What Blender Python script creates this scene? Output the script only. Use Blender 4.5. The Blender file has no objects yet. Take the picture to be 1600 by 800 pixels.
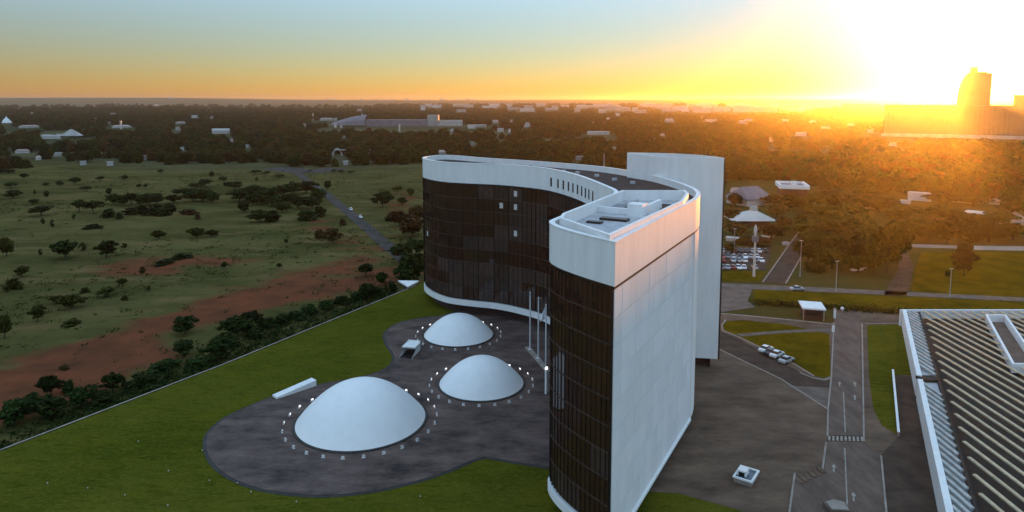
import bpy, math, random
import numpy as np
from mathutils import Vector, Matrix
from mathutils.geometry import tessellate_polygon
random.seed(7); np.random.seed(7)
R = math.radians
scene = bpy.context.scene
col = scene.collection

# ------------------------------------------------------------------ camera
CAM_H = 58.0
cam = bpy.data.cameras.new('camera'); cam.lens = 24.0; cam.sensor_width = 36.0
cam.shift_y = -0.08375; cam.clip_start = 0.5; cam.clip_end = 60000
cam_ob = bpy.data.objects.new('camera', cam); col.objects.link(cam_ob)
cam_ob.location = (0, 0, CAM_H); cam_ob.rotation_euler = (R(90 - 5.886), 0, 0)
scene.camera = cam_ob

# ------------------------------------------------------------------ sky, sun, exposure
SUN_EL, SUN_AZ = R(0.78), R(32.6)      # azimuth clockwise from +Y
sun_dir = Vector((math.sin(SUN_AZ)*math.cos(SUN_EL), math.cos(SUN_AZ)*math.cos(SUN_EL), math.sin(SUN_EL)))
world = bpy.data.worlds.new('World'); scene.world = world; world.use_nodes = True
wn, wl = world.node_tree.nodes, world.node_tree.links
wn.clear()
sky = wn.new('ShaderNodeTexSky'); sky.sky_type = 'NISHITA'; sky.sun_disc = False
sky.sun_elevation = SUN_EL; sky.sun_rotation = SUN_AZ
sky.altitude = 1100; sky.air_density = 1.06; sky.dust_density = 0.10; sky.ozone_density = 2.2
bg = wn.new('ShaderNodeBackground'); bg.inputs[1].default_value = 0.105
wo = wn.new('ShaderNodeOutputWorld')
def wmath(op, a, b=None, c=None):
    n = wn.new('ShaderNodeMath'); n.operation = op
    for i, q in enumerate((a, b, c)):
        if q is None: continue
        if isinstance(q, (int, float)): n.inputs[i].default_value = q
        else: wl.new(q, n.inputs[i])
    return n.outputs[0]
def wscale(col3, fac):
    n = wn.new('ShaderNodeVectorMath'); n.operation = 'SCALE'; n.inputs[0].default_value = col3; wl.new(fac, n.inputs['Scale']); return n.outputs[0]
def wadd(a, b):
    n = wn.new('ShaderNodeVectorMath'); n.operation = 'ADD'; wl.new(a, n.inputs[0]); wl.new(b, n.inputs[1]); return n.outputs[0]
wtc = wn.new('ShaderNodeTexCoord'); wsx = wn.new('ShaderNodeSeparateXYZ'); wl.new(wtc.outputs['Generated'], wsx.inputs[0])
# clear evening sky: the blue of the upper sky, even all the way round, and the bright aureole about the low sun
up = wn.new('ShaderNodeMapRange'); up.interpolation_type = 'SMOOTHERSTEP'; up.inputs[1].default_value = 0.0; up.inputs[2].default_value = 0.35; up.inputs[3].default_value = 0.06
wl.new(wsx.outputs[2], up.inputs[0])
dt = wn.new('ShaderNodeVectorMath'); dt.operation = 'DOT_PRODUCT'; wl.new(wtc.outputs['Generated'], dt.inputs[0])
AUR = (math.sin(SUN_AZ)*math.cos(R(3.0)), math.cos(SUN_AZ)*math.cos(R(3.0)), math.sin(R(3.0)))
dt.inputs[1].default_value = AUR
aur = wmath('POWER', wmath('MAXIMUM', dt.outputs['Value'], 0.0), 150.0)
wsky = wadd(wadd(sky.outputs[0], wscale((1.42, 2.05, 2.75), up.outputs[0])), wscale((10.0, 6.6, 2.8), aur))
wl.new(wsky, bg.inputs[0]); wl.new(bg.outputs[0], wo.inputs[0])
sun = bpy.data.lights.new('sun', 'SUN'); sun.energy = 5.0; sun.angle = R(0.5); sun.color = (1.0, 0.33, 0.03)
sun_ob = bpy.data.objects.new('sun', sun); col.objects.link(sun_ob)
sun_ob.rotation_euler = (-sun_dir).to_track_quat('-Z', 'Y').to_euler(); sun_ob.location = (300, 500, 120)
vs = scene.view_settings
vs.view_transform = 'Standard'; vs.look = 'None'; vs.exposure = 1.7; vs.gamma = 1.0
scene.cycles.use_denoising = True
scene.cycles.max_bounces = 6; scene.cycles.volume_bounces = 0
scene.cycles.transparent_max_bounces = 8
scene.cycles.sample_clamp_indirect = 6.0
HAZE = 4.6e-5

# ------------------------------------------------------------------ helpers
def tag(o, label=None, cat=None, group=None, kind=None):
    if label: o['label'] = label
    if cat: o['category'] = cat
    if group: o['group'] = group
    if kind: o['kind'] = kind
    return o

def mesh_from(name, verts, faces, mats=(), smooth=False):
    me = bpy.data.meshes.new(name); me.from_pydata([tuple(v) for v in verts], [], faces); me.update()
    for m in (mats if isinstance(mats, (list, tuple)) else [mats]): me.materials.append(m)
    if smooth: me.shade_smooth()
    return me

def link(name, me, parent=None, loc=(0, 0, 0), rz=0.0, scale=None):
    o = bpy.data.objects.new(name, me); col.objects.link(o)
    o.location = loc; o.rotation_euler = (0, 0, rz)
    if scale: o.scale = scale
    if parent: o.parent = parent
    return o

def root(name, loc, label, cat, group=None, rz=0.0):
    o = bpy.data.objects.new(name, None); col.objects.link(o); o.empty_display_size = 0.5
    o.location = loc; o.rotation_euler = (0, 0, rz)
    return tag(o, label, cat, group)

def part(name, geo, m, parent, world=True, smooth=False, label=None):
    """geo in world coordinates; the parent Empty carries only a location"""
    o = link(name, mesh_from(name, geo[0], geo[1], m, smooth), parent)
    if world and parent: o.location = -parent.location
    if label: o['label'] = label
    return o

def join(*gs):
    V, F = [], []
    for v, f in gs:
        n = len(V); V += list(v); F += [tuple(i + n for i in q) for q in f]
    return V, F

def box(x0, y0, z0, x1, y1, z1):
    v = [(x0,y0,z0),(x1,y0,z0),(x1,y1,z0),(x0,y1,z0),(x0,y0,z1),(x1,y0,z1),(x1,y1,z1),(x0,y1,z1)]
    return v, [(3,2,1,0),(4,5,6,7),(0,1,5,4),(1,2,6,5),(2,3,7,6),(3,0,4,7)]

def obox(c, ux, lx, ly, z0, z1):
    """box on the ground plan: centre c, unit x axis ux, full sizes lx, ly"""
    a = Vector((ux[0], ux[1])).normalized(); b = Vector((-a.y, a.x)); c = Vector((c[0], c[1]))
    q = [c - a*lx/2 - b*ly/2, c + a*lx/2 - b*ly/2, c + a*lx/2 + b*ly/2, c - a*lx/2 + b*ly/2]
    v = [(p.x, p.y, z0) for p in q] + [(p.x, p.y, z1) for p in q]
    return v, [(3,2,1,0),(4,5,6,7),(0,1,5,4),(1,2,6,5),(2,3,7,6),(3,0,4,7)]

def area2(p): return sum(p[i][0]*p[(i+1) % len(p)][1] - p[(i+1) % len(p)][0]*p[i][1] for i in range(len(p)))
def ccw(p): return list(p) if area2(p) > 0 else list(reversed(p))

def cap(poly, z, up=True, base=0):
    tris = tessellate_polygon([[Vector((x, y, 0)) for x, y in poly]])
    out = []
    for a, b, c in tris:
        pa, pb, pc = poly[a], poly[b], poly[c]
        s = (pb[0]-pa[0])*(pc[1]-pa[1]) - (pc[0]-pa[0])*(pb[1]-pa[1])
        t = (a, b, c) if (s > 0) == up else (c, b, a)
        out.append(tuple(i + base for i in t))
    return out

def sheet(poly, z):
    poly = ccw(poly)
    return [(x, y, z) for x, y in poly], cap(poly, z)

def prism(poly, z0, z1):
    poly = ccw(poly); n = len(poly)
    v = [(x, y, z0) for x, y in poly] + [(x, y, z1) for x, y in poly]
    f = [(i, (i+1) % n, n+(i+1) % n, n+i) for i in range(n)]
    return v, f + cap(poly, z0, False) + cap(poly, z1, True, n)

def offset(poly, d):
    """d > 0 grows a counter-clockwise closed outline"""
    n = len(poly); out = []
    for i in range(n):
        a, b, c = Vector(poly[i-1]), Vector(poly[i]), Vector(poly[(i+1) % n])
        e1 = (b-a).normalized(); e2 = (c-b).normalized()
        n1 = Vector((e1.y, -e1.x)); n2 = Vector((e2.y, -e2.x)); m = (n1+n2)
        if m.length < 1e-6: m = n1
        m.normalize(); k = d / max(0.35, m.dot(n1))
        out.append((b.x + m.x*k, b.y + m.y*k))
    return out

def ring(outer, inner, z0, z1):
    n = len(outer)
    v = [(x,y,z0) for x,y in outer] + [(x,y,z1) for x,y in outer] + [(x,y,z0) for x,y in inner] + [(x,y,z1) for x,y in inner]
    f = []
    for i in range(n):
        j = (i+1) % n
        f += [(i,j,n+j,n+i), (n+i,n+j,3*n+j,3*n+i), (2*n+j,2*n+i,3*n+i,3*n+j), (j,i,2*n+i,2*n+j)]
    return v, f

def catmull(pts, k=6, closed=False):
    P = [Vector(p) for p in pts]; n = len(P); out = []
    for i in range(n if closed else n-1):
        p0 = P[(i-1) % n] if closed or i > 0 else P[0]*2 - P[1]
        p1, p2 = P[i], P[(i+1) % n]
        p3 = P[(i+2) % n] if closed or i+2 < n else p2*2 - p1
        for s in range(k):
            t = s/k
            q = 0.5*((2*p1) + (p2-p0)*t + (2*p0-5*p1+4*p2-p3)*t*t + (3*p1-p0-3*p2+p3)*t*t*t)
            out.append((q.x, q.y))
    if not closed: out.append((P[-1].x, P[-1].y))
    return out

def along(poly, step=None, count=None):
    """points at even distance along an open polyline: (x, y, tx, ty, spacing)"""
    P = [Vector(p) for p in poly]; d = [0]
    for a, b in zip(P, P[1:]): d.append(d[-1] + (b-a).length)
    L = d[-1]; n = count or max(1, round(L/step)); out = []; i = 0
    for k in range(n):
        s = (k+0.5)*L/n
        while d[i+1] < s: i += 1
        t = (s-d[i])/(d[i+1]-d[i]); q = P[i].lerp(P[i+1], t)
        a0 = max(0, s-L/n/2); e = (P[i+1]-P[i]).normalized()
        out.append((q.x, q.y, e.x, e.y, L/n))
    return out

def strip(line, w, z0, z1, closed=False):
    """a kerb, wall or painted line of width w along a polyline"""
    P = [Vector(p) for p in line]; n = len(P); l, r = [], []
    for i in range(n):
        a = P[i-1] if (i > 0 or closed) else P[i]; b = P[(i+1) % n] if (i < n-1 or closed) else P[i]
        e = (b-a).normalized(); m = Vector((-e.y, e.x))*w/2
        l.append(P[i]+m); r.append(P[i]-m)
    V = [(p.x,p.y,z0) for p in r]+[(p.x,p.y,z0) for p in l]+[(p.x,p.y,z1) for p in r]+[(p.x,p.y,z1) for p in l]
    F = []
    for i in range(n if closed else n-1):
        j = (i+1) % n
        F += [(2*n+i,2*n+j,3*n+j,3*n+i)]
        if z1-z0 > 0.01: F += [(i,j,2*n+j,2*n+i), (n+j,n+i,3*n+i,3*n+j)]
    if not closed and z1-z0 > 0.01: F += [(n,0,2*n,3*n), (n-1,2*n-1,4*n-1,3*n-1)]
    return V, F

def lathe(prof, seg=32, c=(0, 0, 0), full=True):
    V, F = [], []
    for r, z in prof:
        for i in range(seg):
            a = 2*math.pi*i/seg; V.append((c[0]+r*math.cos(a), c[1]+r*math.sin(a), c[2]+z))
    for k in range(len(prof)-1):
        for i in range(seg):
            j = (i+1) % seg; F.append((k*seg+i, k*seg+j, (k+1)*seg+j, (k+1)*seg+i))
    F.append(tuple((len(prof)-1)*seg+i for i in range(seg)))
    return V, F

def tube(path, radii, seg=6):
    V, F = [], []; P = [Vector(p) for p in path]
    for i, p in enumerate(P):
        e = (P[min(i+1, len(P)-1)] - P[max(i-1, 0)]).normalized()
        a = e.orthogonal().normalized(); b = e.cross(a)
        for k in range(seg):
            t = 2*math.pi*k/seg; V.append(tuple(p + (a*math.cos(t)+b*math.sin(t))*radii[i]))
    for i in range(len(P)-1):
        for k in range(seg):
            m = (k+1) % seg; F.append((i*seg+k, i*seg+m, (i+1)*seg+m, (i+1)*seg+k))
    F.append(tuple((len(P)-1)*seg+k for k in range(seg)))
    return V, F

# ------------------------------------------------------------------ materials
def nodes_of(m): return m.node_tree.nodes, m.node_tree.links
def surf(name, c1, c2=None, rough=0.7, scale=0.5, spec=0.3, bump=0.0, bscale=8.0, metal=0.0, detail=5.0, stretch=None, contrast=(0.35, 0.65), rand=0.0, nrough=0.55):
    """two real colours mixed by noise in object space, with optional fine relief"""
    m = bpy.data.materials.new(name); m.use_nodes = True; N, L = nodes_of(m)
    b = N['Principled BSDF']; b.inputs['Roughness'].default_value = rough; b.inputs['Metallic'].default_value = metal
    b.inputs['Specular IOR Level'].default_value = spec
    tc = N.new('ShaderNodeTexCoord'); co = tc.outputs['Object']
    if stretch:
        mp = N.new('ShaderNodeMapping'); mp.inputs['Scale'].default_value = stretch; L.new(co, mp.inputs[0]); co = mp.outputs[0]
    nz = N.new('ShaderNodeTexNoise'); nz.inputs['Scale'].default_value = scale; nz.inputs['Detail'].default_value = detail; nz.inputs['Roughness'].default_value = nrough; L.new(co, nz.inputs['Vector'])
    mr = N.new('ShaderNodeMapRange'); mr.inputs['From Min'].default_value, mr.inputs['From Max'].default_value = contrast; L.new(nz.outputs[0], mr.inputs[0])
    mx = N.new('ShaderNodeMix'); mx.data_type = 'RGBA'; L.new(mr.outputs[0], mx.inputs[0])
    mx.inputs[6].default_value = (*c1, 1); mx.inputs[7].default_value = (*(c2 or c1), 1); out = mx.outputs[2]
    if rand:
        oi = N.new('ShaderNodeObjectInfo'); hv = N.new('ShaderNodeHueSaturation')
        r1 = N.new('ShaderNodeMapRange'); r1.inputs[3].default_value, r1.inputs[4].default_value = 1-rand, 1+rand
        L.new(oi.outputs['Random'], r1.inputs[0]); L.new(r1.outputs[0], hv.inputs['Value']); L.new(out, hv.inputs['Color']); out = hv.outputs[0]
    L.new(out, b.inputs['Base Color'])
    if bump:
        n2 = N.new('ShaderNodeTexNoise'); n2.inputs['Scale'].default_value = bscale; n2.inputs['Detail'].default_value = 4; L.new(co, n2.inputs['Vector'])
        bp = N.new('ShaderNodeBump'); bp.inputs['Strength'].default_value = bump; bp.inputs['Distance'].default_value = 0.2
        L.new(n2.outputs[0], bp.inputs['Height']); L.new(bp.outputs[0], b.inputs['Normal'])
    return m

def foliage(name, c1, c2):
    m = bpy.data.materials.new(name); m.use_nodes = True; N, L = nodes_of(m); b = N['Principled BSDF']
    b.inputs['Roughness'].default_value = 0.8; b.inputs['Specular IOR Level'].default_value = 0.04
    g = N.new('ShaderNodeNewGeometry'); oi = N.new('ShaderNodeObjectInfo')
    mx = N.new('ShaderNodeMix'); mx.data_type = 'RGBA'; L.new(g.outputs['Random Per Island'], mx.inputs[0])
    mx.inputs[6].default_value = (*c1, 1); mx.inputs[7].default_value = (*c2, 1)
    hv = N.new('ShaderNodeHueSaturation'); r1 = N.new('ShaderNodeMapRange'); r1.inputs[3].default_value, r1.inputs[4].default_value = 0.65, 1.35
    r2 = N.new('ShaderNodeMapRange'); r2.inputs[3].default_value, r2.inputs[4].default_value = 0.47, 0.52
    L.new(oi.outputs['Random'], r1.inputs[0]); L.new(oi.outputs['Random'], r2.inputs[0])
    L.new(r1.outputs[0], hv.inputs['Value']); L.new(r2.outputs[0], hv.inputs['Hue']); L.new(mx.outputs[2], hv.inputs['Color'])
    L.new(hv.outputs[0], b.inputs['Base Color'])
    tr = N.new('ShaderNodeBsdfTranslucent'); L.new(hv.outputs[0], tr.inputs[0])
    ms = N.new('ShaderNodeMixShader'); ms.inputs[0].default_value = 0.12
    L.new(b.outputs[0], ms.inputs[1]); L.new(tr.outputs[0], ms.inputs[2]); L.new(ms.outputs[0], N['Material Output'].inputs[0])
    return m

def glow(name, c, s):
    m = bpy.data.materials.new(name); m.use_nodes = True; b = m.node_tree.nodes['Principled BSDF']
    b.inputs['Base Color'].default_value = (*c, 1); b.inputs['Emission Color'].default_value = (*c, 1); b.inputs['Emission Strength'].default_value = s
    return m

def lawn_mat():
    m = bpy.data.materials.new('lawn_grass'); m.use_nodes = True; N, L = nodes_of(m); b = N['Principled BSDF']
    b.inputs['Roughness'].default_value = 0.95; b.inputs['Specular IOR Level'].default_value = 0.0
    tc = N.new('ShaderNodeTexCoord'); c = None
    for sc, st, lo, hi, ca in ((0.035, (1,1.3,1), 0.38, 0.62, ((0.098,0.094,0.012), (0.052,0.060,0.006))), (0.16, (0.7,1.5,1), 0.48, 0.70, (0.100,0.092,0.008)), (0.5, (0.5,1.8,1), 0.50, 0.72, (0.022,0.034,0.002)), (1.6, (0.7,1.4,1), 0.50, 0.74, (0.160,0.135,0.022)), (2.3, (1,1,1), 0.54, 0.74, (0.016,0.026,0.002))):
        mp = N.new('ShaderNodeMapping'); mp.inputs['Scale'].default_value = st; mp.inputs['Rotation'].default_value = (0, 0, 0.5); L.new(tc.outputs['Object'], mp.inputs[0])
        n = N.new('ShaderNodeTexNoise'); n.inputs['Scale'].default_value = sc; n.inputs['Detail'].default_value = 8; n.inputs['Roughness'].default_value = 0.68; L.new(mp.outputs[0], n.inputs['Vector'])
        r = N.new('ShaderNodeMapRange'); r.inputs[1].default_value, r.inputs[2].default_value = lo, hi; L.new(n.outputs[0], r.inputs[0])
        x = N.new('ShaderNodeMix'); x.data_type = 'RGBA'; L.new(r.outputs[0], x.inputs[0])
        if c is None: x.inputs[6].default_value = (*ca[0], 1); x.inputs[7].default_value = (*ca[1], 1)
        else:
            r.inputs[4].default_value = 0.8; L.new(c, x.inputs[6]); x.inputs[7].default_value = (*ca, 1)
        c = x.outputs[2]
    L.new(c, b.inputs['Base Color'])
    return m
M = {}
M['white'] = surf('white_concrete', (0.81,0.80,0.78), (0.68,0.67,0.65), 0.6, 0.55, 0.3, stretch=(1,1,0.18), contrast=(0.42,0.82), detail=9, nrough=0.65)
M['panel'] = surf('white_cladding', (0.78,0.78,0.78), (0.66,0.66,0.66), 0.55, 0.5, 0.35, stretch=(1,1,0.25), contrast=(0.4,0.85), detail=8, rand=0.05, nrough=0.65)
M['dome'] = surf('dome_paint', (0.81,0.81,0.80), (0.72,0.72,0.71), 0.5, 0.45, 0.3, contrast=(0.45,0.85), detail=10, nrough=0.68)
M['dark_trim'] = surf('dark_trim', (0.012,0.009,0.008), (0.02,0.015,0.013), 0.4, 0.8)
M['glass'] = surf('brown_glass', (0.034,0.015,0.010), (0.042,0.021,0.014), 0.03, 0.3, 0.5, rand=0.15)
M['glass2'] = surf('brown_glass_clear', (0.048,0.030,0.025), (0.066,0.044,0.037), 0.10, 0.6, 0.4, rand=0.25)
M['blind'] = surf('window_blind', (0.62,0.58,0.55), (0.5,0.47,0.45), 0.5, 2.0)
M['roof_dark'] = surf('roof_felt', (0.045,0.030,0.026), (0.075,0.052,0.045), 0.9, 0.4, 0.1)
M['roof_pale'] = surf('roof_pale', (0.50,0.50,0.50), (0.34,0.34,0.36), 0.8, 0.5, 0.2)
M['shade'] = surf('undercroft', (0.07,0.035,0.03), (0.04,0.02,0.018), 0.8, 0.3)  # dark colour painted in for the shade below floors and overhanging roofs
M['plaza'] = surf('plaza_stone', (0.168,0.116,0.098), (0.036,0.027,0.025), 0.9, 0.16, 0.12, 0.2, 3.0, detail=12, stretch=(0.8,1.5,1), contrast=(0.34,0.66), nrough=0.72)
M['rim'] = surf('plaza_rim', (0.05,0.045,0.04), (0.03,0.028,0.024), 0.8, 0.6)
M['forecourt'] = surf('forecourt_paving', (0.190,0.128,0.088), (0.074,0.050,0.036), 0.95, 0.14, 0.05, 0.2, 3.0, detail=12, stretch=(0.7,1.5,1), contrast=(0.33,0.67), nrough=0.72)
M['road'] = surf('road_asphalt', (0.185,0.130,0.102), (0.090,0.064,0.050), 0.95, 0.3, 0.08, 0.1, 6.0, detail=12, stretch=(1.3,0.4,1), contrast=(0.33,0.67), nrough=0.7)
M['asphalt'] = surf('dark_asphalt', (0.092,0.063,0.046), (0.045,0.031,0.024), 0.95, 0.25, 0.08, detail=12, nrough=0.7)
M['far_road'] = surf('far_road', (0.082,0.068,0.060), (0.052,0.044,0.040), 0.95, 0.2, 0.05)
M['kerb'] = surf('kerb_concrete', (0.36,0.30,0.25), (0.24,0.20,0.17), 0.85, 0.5, 0.2)
M['paint'] = surf('road_paint', (0.42,0.38,0.33), (0.22,0.20,0.17), 0.8, 1.5, 0.1)
M['pale_paving'] = surf('pale_paving', (0.17,0.13,0.105), (0.115,0.088,0.070), 0.9, 0.4, 0.1, detail=8)
M['lawn'] = lawn_mat()
M['lawn_dry'] = surf('lawn_grass_dry', (0.125,0.082,0.006), (0.058,0.044,0.004), 0.95, 0.12, 0.0, 0.4, 2.5, detail=12, nrough=0.7)
M['steel'] = surf('painted_steel', (0.62,0.62,0.62), (0.5,0.5,0.5), 0.4, 2.0)
M['pole'] = surf('grey_pole', (0.30,0.29,0.29), (0.24,0.23,0.23), 0.5, 2.0)
M['flag'] = surf('white_cloth', (0.75,0.75,0.77), (0.65,0.65,0.68), 0.8, 2.0)
M['lamp'] = glow('lamp_lens', (1.0,0.93,0.88), 1.1)
M['slat'] = surf('white_slat', (0.62,0.48,0.30), (0.44,0.34,0.22), 0.75, 0.9, 0.1, rand=0.08, detail=8, nrough=0.7)
M['louvre'] = surf('blue_grey_louvre', (0.46,0.45,0.42), (0.30,0.30,0.28), 0.6, 0.8, rand=0.1)
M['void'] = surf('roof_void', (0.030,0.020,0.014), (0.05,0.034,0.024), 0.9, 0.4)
M['tint'] = surf('skylight_glass', (0.05,0.075,0.10), (0.03,0.05,0.075), 0.15, 1.0, 0.5)
M['bark'] = surf('bark', (0.06,0.042,0.03), (0.035,0.025,0.018), 0.9, 4.0, bump=0.4)
M['leaf'] = foliage('savanna_leaves', (0.022,0.026,0.005), (0.056,0.055,0.010))
M['leaf_dark'] = foliage('dark_leaves', (0.012,0.021,0.005), (0.032,0.045,0.010))
M['leaf_grass'] = foliage('grass_blades', (0.05,0.06,0.02), (0.09,0.09,0.035))
M['leaf_brown'] = foliage('dry_leaves', (0.040,0.026,0.008), (0.085,0.050,0.016))
M['bld_pale'] = surf('pale_render', (0.52,0.48,0.44), (0.38,0.35,0.32), 0.8, 0.1, rand=0.3)
M['bld_roof'] = surf('tiled_roof', (0.42,0.30,0.25), (0.30,0.21,0.18), 0.8, 0.2, rand=0.25)
M['bld_grey'] = surf('grey_roof', (0.21,0.185,0.20), (0.15,0.13,0.145), 0.8, 0.2)
M['bronze'] = surf('bronze_cladding', (0.30,0.20,0.12), (0.22,0.15,0.09), 0.6, 0.05)
M['bronze_dark'] = surf('dark_bronze', (0.085,0.058,0.047), (0.055,0.038,0.031), 0.5, 0.5)
M['tyre'] = surf('rubber', (0.015,0.015,0.015), (0.02,0.02,0.02), 0.8, 3)
M['car_glass'] = surf('car_glass', (0.015,0.017,0.02), (0.02,0.02,0.025), 0.08, 3, 0.5)
def carpaint(n, c): return surf(n, c, tuple(x*0.92 for x in c), 0.3, 1.0, 0.5)
M['car_white'] = carpaint('white_car_paint', (0.78,0.78,0.78)); M['car_silver'] = carpaint('silver_car_paint', (0.42,0.43,0.44))
M['car_black'] = carpaint('black_car_paint', (0.02,0.02,0.022)); M['car_red'] = carpaint('red_car_paint', (0.25,0.03,0.02)); M['car_grey'] = carpaint('grey_car_paint', (0.16,0.16,0.17))

# ------------------------------------------------------------------ terrain
WALL = [(-94.22, 89.36), (-84.97, 107.94), (-63.38, 145.09), (-30.06, 208.95)]     # edge of the raised lawn
def sstep(a, b, x): t = np.clip((x-a)/(b-a), 0, 1); return t*t*(3-2*t)
def wob(x, y, s, seed=0):
    """cheap smooth noise in -1..1"""
    r = np.random.RandomState(seed+11); o = np.zeros_like(x, dtype=float)
    for k in range(5):
        a = r.rand()*6.28; w = s*(1.0+0.75*k); o += np.sin((x*math.cos(a)+y*math.sin(a))*w + r.rand()*6.28 + 1.3*np.sin((x*math.sin(a)-y*math.cos(a))*w*0.7+r.rand()*6))/(1+0.5*k)
    return o/2.6
def height(x, y):
    x = np.asarray(x, float); y = np.asarray(y, float)
    left = 1 - sstep(-10, 75, x)
    near = 1 - sstep(150, 240, y)
    # distance behind the wall line (x = -85 at y = 108, x = -30 at y = 209)
    xw = -85 + (y-108)*55/101
    left = np.where(near > 0, left*(1-near) + near*sstep(-0.6, 0.6, xw-x), left)
    z = -2.5*left - 0.06
    z = z + 0.25*wob(x, y, 0.02)*left*sstep(2, 30, xw-x)*near
    far = sstep(700, 1800, y)
    z = z + far*5*wob(x, y, 0.0016, 3)
    u = 800 + 1067*x/np.maximum(y, 1)
    rid = 96 - 42*sstep(230, 560, u) + 0*u + 16*sstep(880, 1250, u) + 24*sstep(1430, 1580, u)
    z = z + sstep(7800, 11500, y)*(rid + 3*wob(x, y, 0.0009, 5)) * (1-0.0*u)
    return z

def axis(lo, hi, d, end_lo, end_hi, g=1.11):
    a = list(np.arange(lo, hi+d/2, d)); s = d
    while a[-1] < end_hi: s *= g; a.append(a[-1]+s)
    s = d
    while a[0] > end_lo: s *= g; a.insert(0, a[0]-s)
    return np.array(a)
gx = axis(-330, 260, 4, -13500, 13500); gy = axis(60, 660, 4, -4000, 13500, 1.08)
X, Y = np.meshgrid(gx, gy); Z = height(X, Y)
nx, ny = len(gx), len(gy)
def in_poly(px, py, poly):
    ins = np.zeros(px.shape, bool); n = len(poly)
    for i in range(n):
        x1, y1 = poly[i]; x2, y2 = poly[(i+1) % n]
        c = ((y1 > py) != (y2 > py)) & (px < (x2-x1)*(py-y1)/((y2-y1) if y2 != y1 else 1e-9)+x1); ins ^= c
    return ins
def soft(poly, w, warp=0.0, seed=0):
    """1 inside, falling to 0 over w metres outside"""
    px = X + warp*wob(X, Y, 0.05, seed); py = Y + warp*wob(X, Y, 0.05, seed+1)
    d = np.full(X.shape, 1e9); n = len(poly)
    for i in range(n):
        a = np.array(poly[i]); b = np.array(poly[(i+1) % n]); e = b-a; L2 = max(1e-9, e@e)
        t = np.clip(((px-a[0])*e[0]+(py-a[1])*e[1])/L2, 0, 1); d = np.minimum(d, np.hypot(px-a[0]-t*e[0], py-a[1]-t*e[1]))
    return np.where(in_poly(px, py, poly), np.clip(0.5+d/w/2, 0, 1), np.clip(0.5-d/w/2, 0, 1))
soil = np.maximum.reduce([
    soft([(-117.81,140.7), (-118.96,153.27), (-109.29,163.66), (-100.78,183.41), (-93.42,206.96), (-81.38,223.48), (-56.19,230.14), (-39.08,255.77), 
    (-32.25,240.88), (-41.37,215.67), (-61.98,201.53), (-73.56,186.21), (-89.79,175.49), (-79.79,155.25), (-85.34,139.06), (-89.22,128.56), 
    (-97.95,115.93), ], 9, 4, 20),
    0.75*soft([(-152.05, 240.88), (-145.87, 258.96), (-119.61, 266.73), (-92.82, 255.77), (-110.37, 245.65), (-121.2, 230.14), (-139.84, 231.86)], 12, 6, 22),
    0.75*soft([(-98.42, 204.89), (-82.73, 233.61), (-59.82, 261.14), (-54.3, 285.01), (-44.87, 261.14), (-51.4, 223.48), (-75.26, 211.96)], 14, 6, 24),
    0.6*soft([(-164.12, 338.95), (-157.06, 352.22), (-164.29, 368.7), (-177.12, 352.22)], 12, 6, 26),
    0.7*soft([(-111.71, 326.62), (-100.25, 352.22), (-77.52, 313.56), (-54.58, 272.56), (-64.81, 261.14), (-90.95, 298.62)], 14, 6, 28),
    0.55*soft([(-88.7, 446.82), (-61.26, 463.11), (-38.01, 285.01), (-52.77, 291.66), (-66.11, 348.33)], 16, 8, 30)])
soil = np.where(X > 10, 0, soil)
right = sstep(-20, 90, X)*np.ones_like(Y)
wood = sstep(560, 720, Y + 60*wob(X, Y, 0.01, 40))
HAZE_TONE = sstep(3600, 4600, Y)*(1-sstep(-0.28, -0.12, X/np.maximum(Y, 1)))  # far left land lightened to paint in the haze over the ridge
field = np.zeros_like(X)
CLEAR = [(-1000,1010,260,150), (-870,1190,150,70), (-250,1300,170,90), (-130,1240,140,70), (80,980,220,60), (330,760,130,50), (560,900,120,40), (-480,760,120,40), (-760,800,130,30)]
for cx, cy, rx, ry in CLEAR:
    field = np.maximum(field, 1 - sstep(0.6, 1.2, np.hypot((X-cx)/rx, (Y-cy)/ry) + 0.25*wob(X, Y, 0.02, 50)))
field = np.maximum(field, HAZE_TONE*(0.75+0.25*wob(X, Y, 0.002, 70)))  # clearings, plus the painted haze tone of the far left
V = np.stack([X.ravel(), Y.ravel(), Z.ravel()], 1)
idx = np.arange(nx*ny).reshape(ny, nx)
Fq = np.stack([idx[:-1,:-1].ravel(), idx[:-1,1:].ravel(), idx[1:,1:].ravel(), idx[1:,:-1].ravel()], 1)
me = bpy.data.meshes.new('ground'); me.from_pydata(V.tolist(), [], Fq.tolist()); me.update(); me.shade_smooth()
for nm, arr in (('soil', soil), ('right_side', right), ('wood', wood), ('field', field)):
    me.attributes.new(nm, 'FLOAT', 'POINT').data.foreach_set('value', arr.ravel().astype(np.float32))
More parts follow.
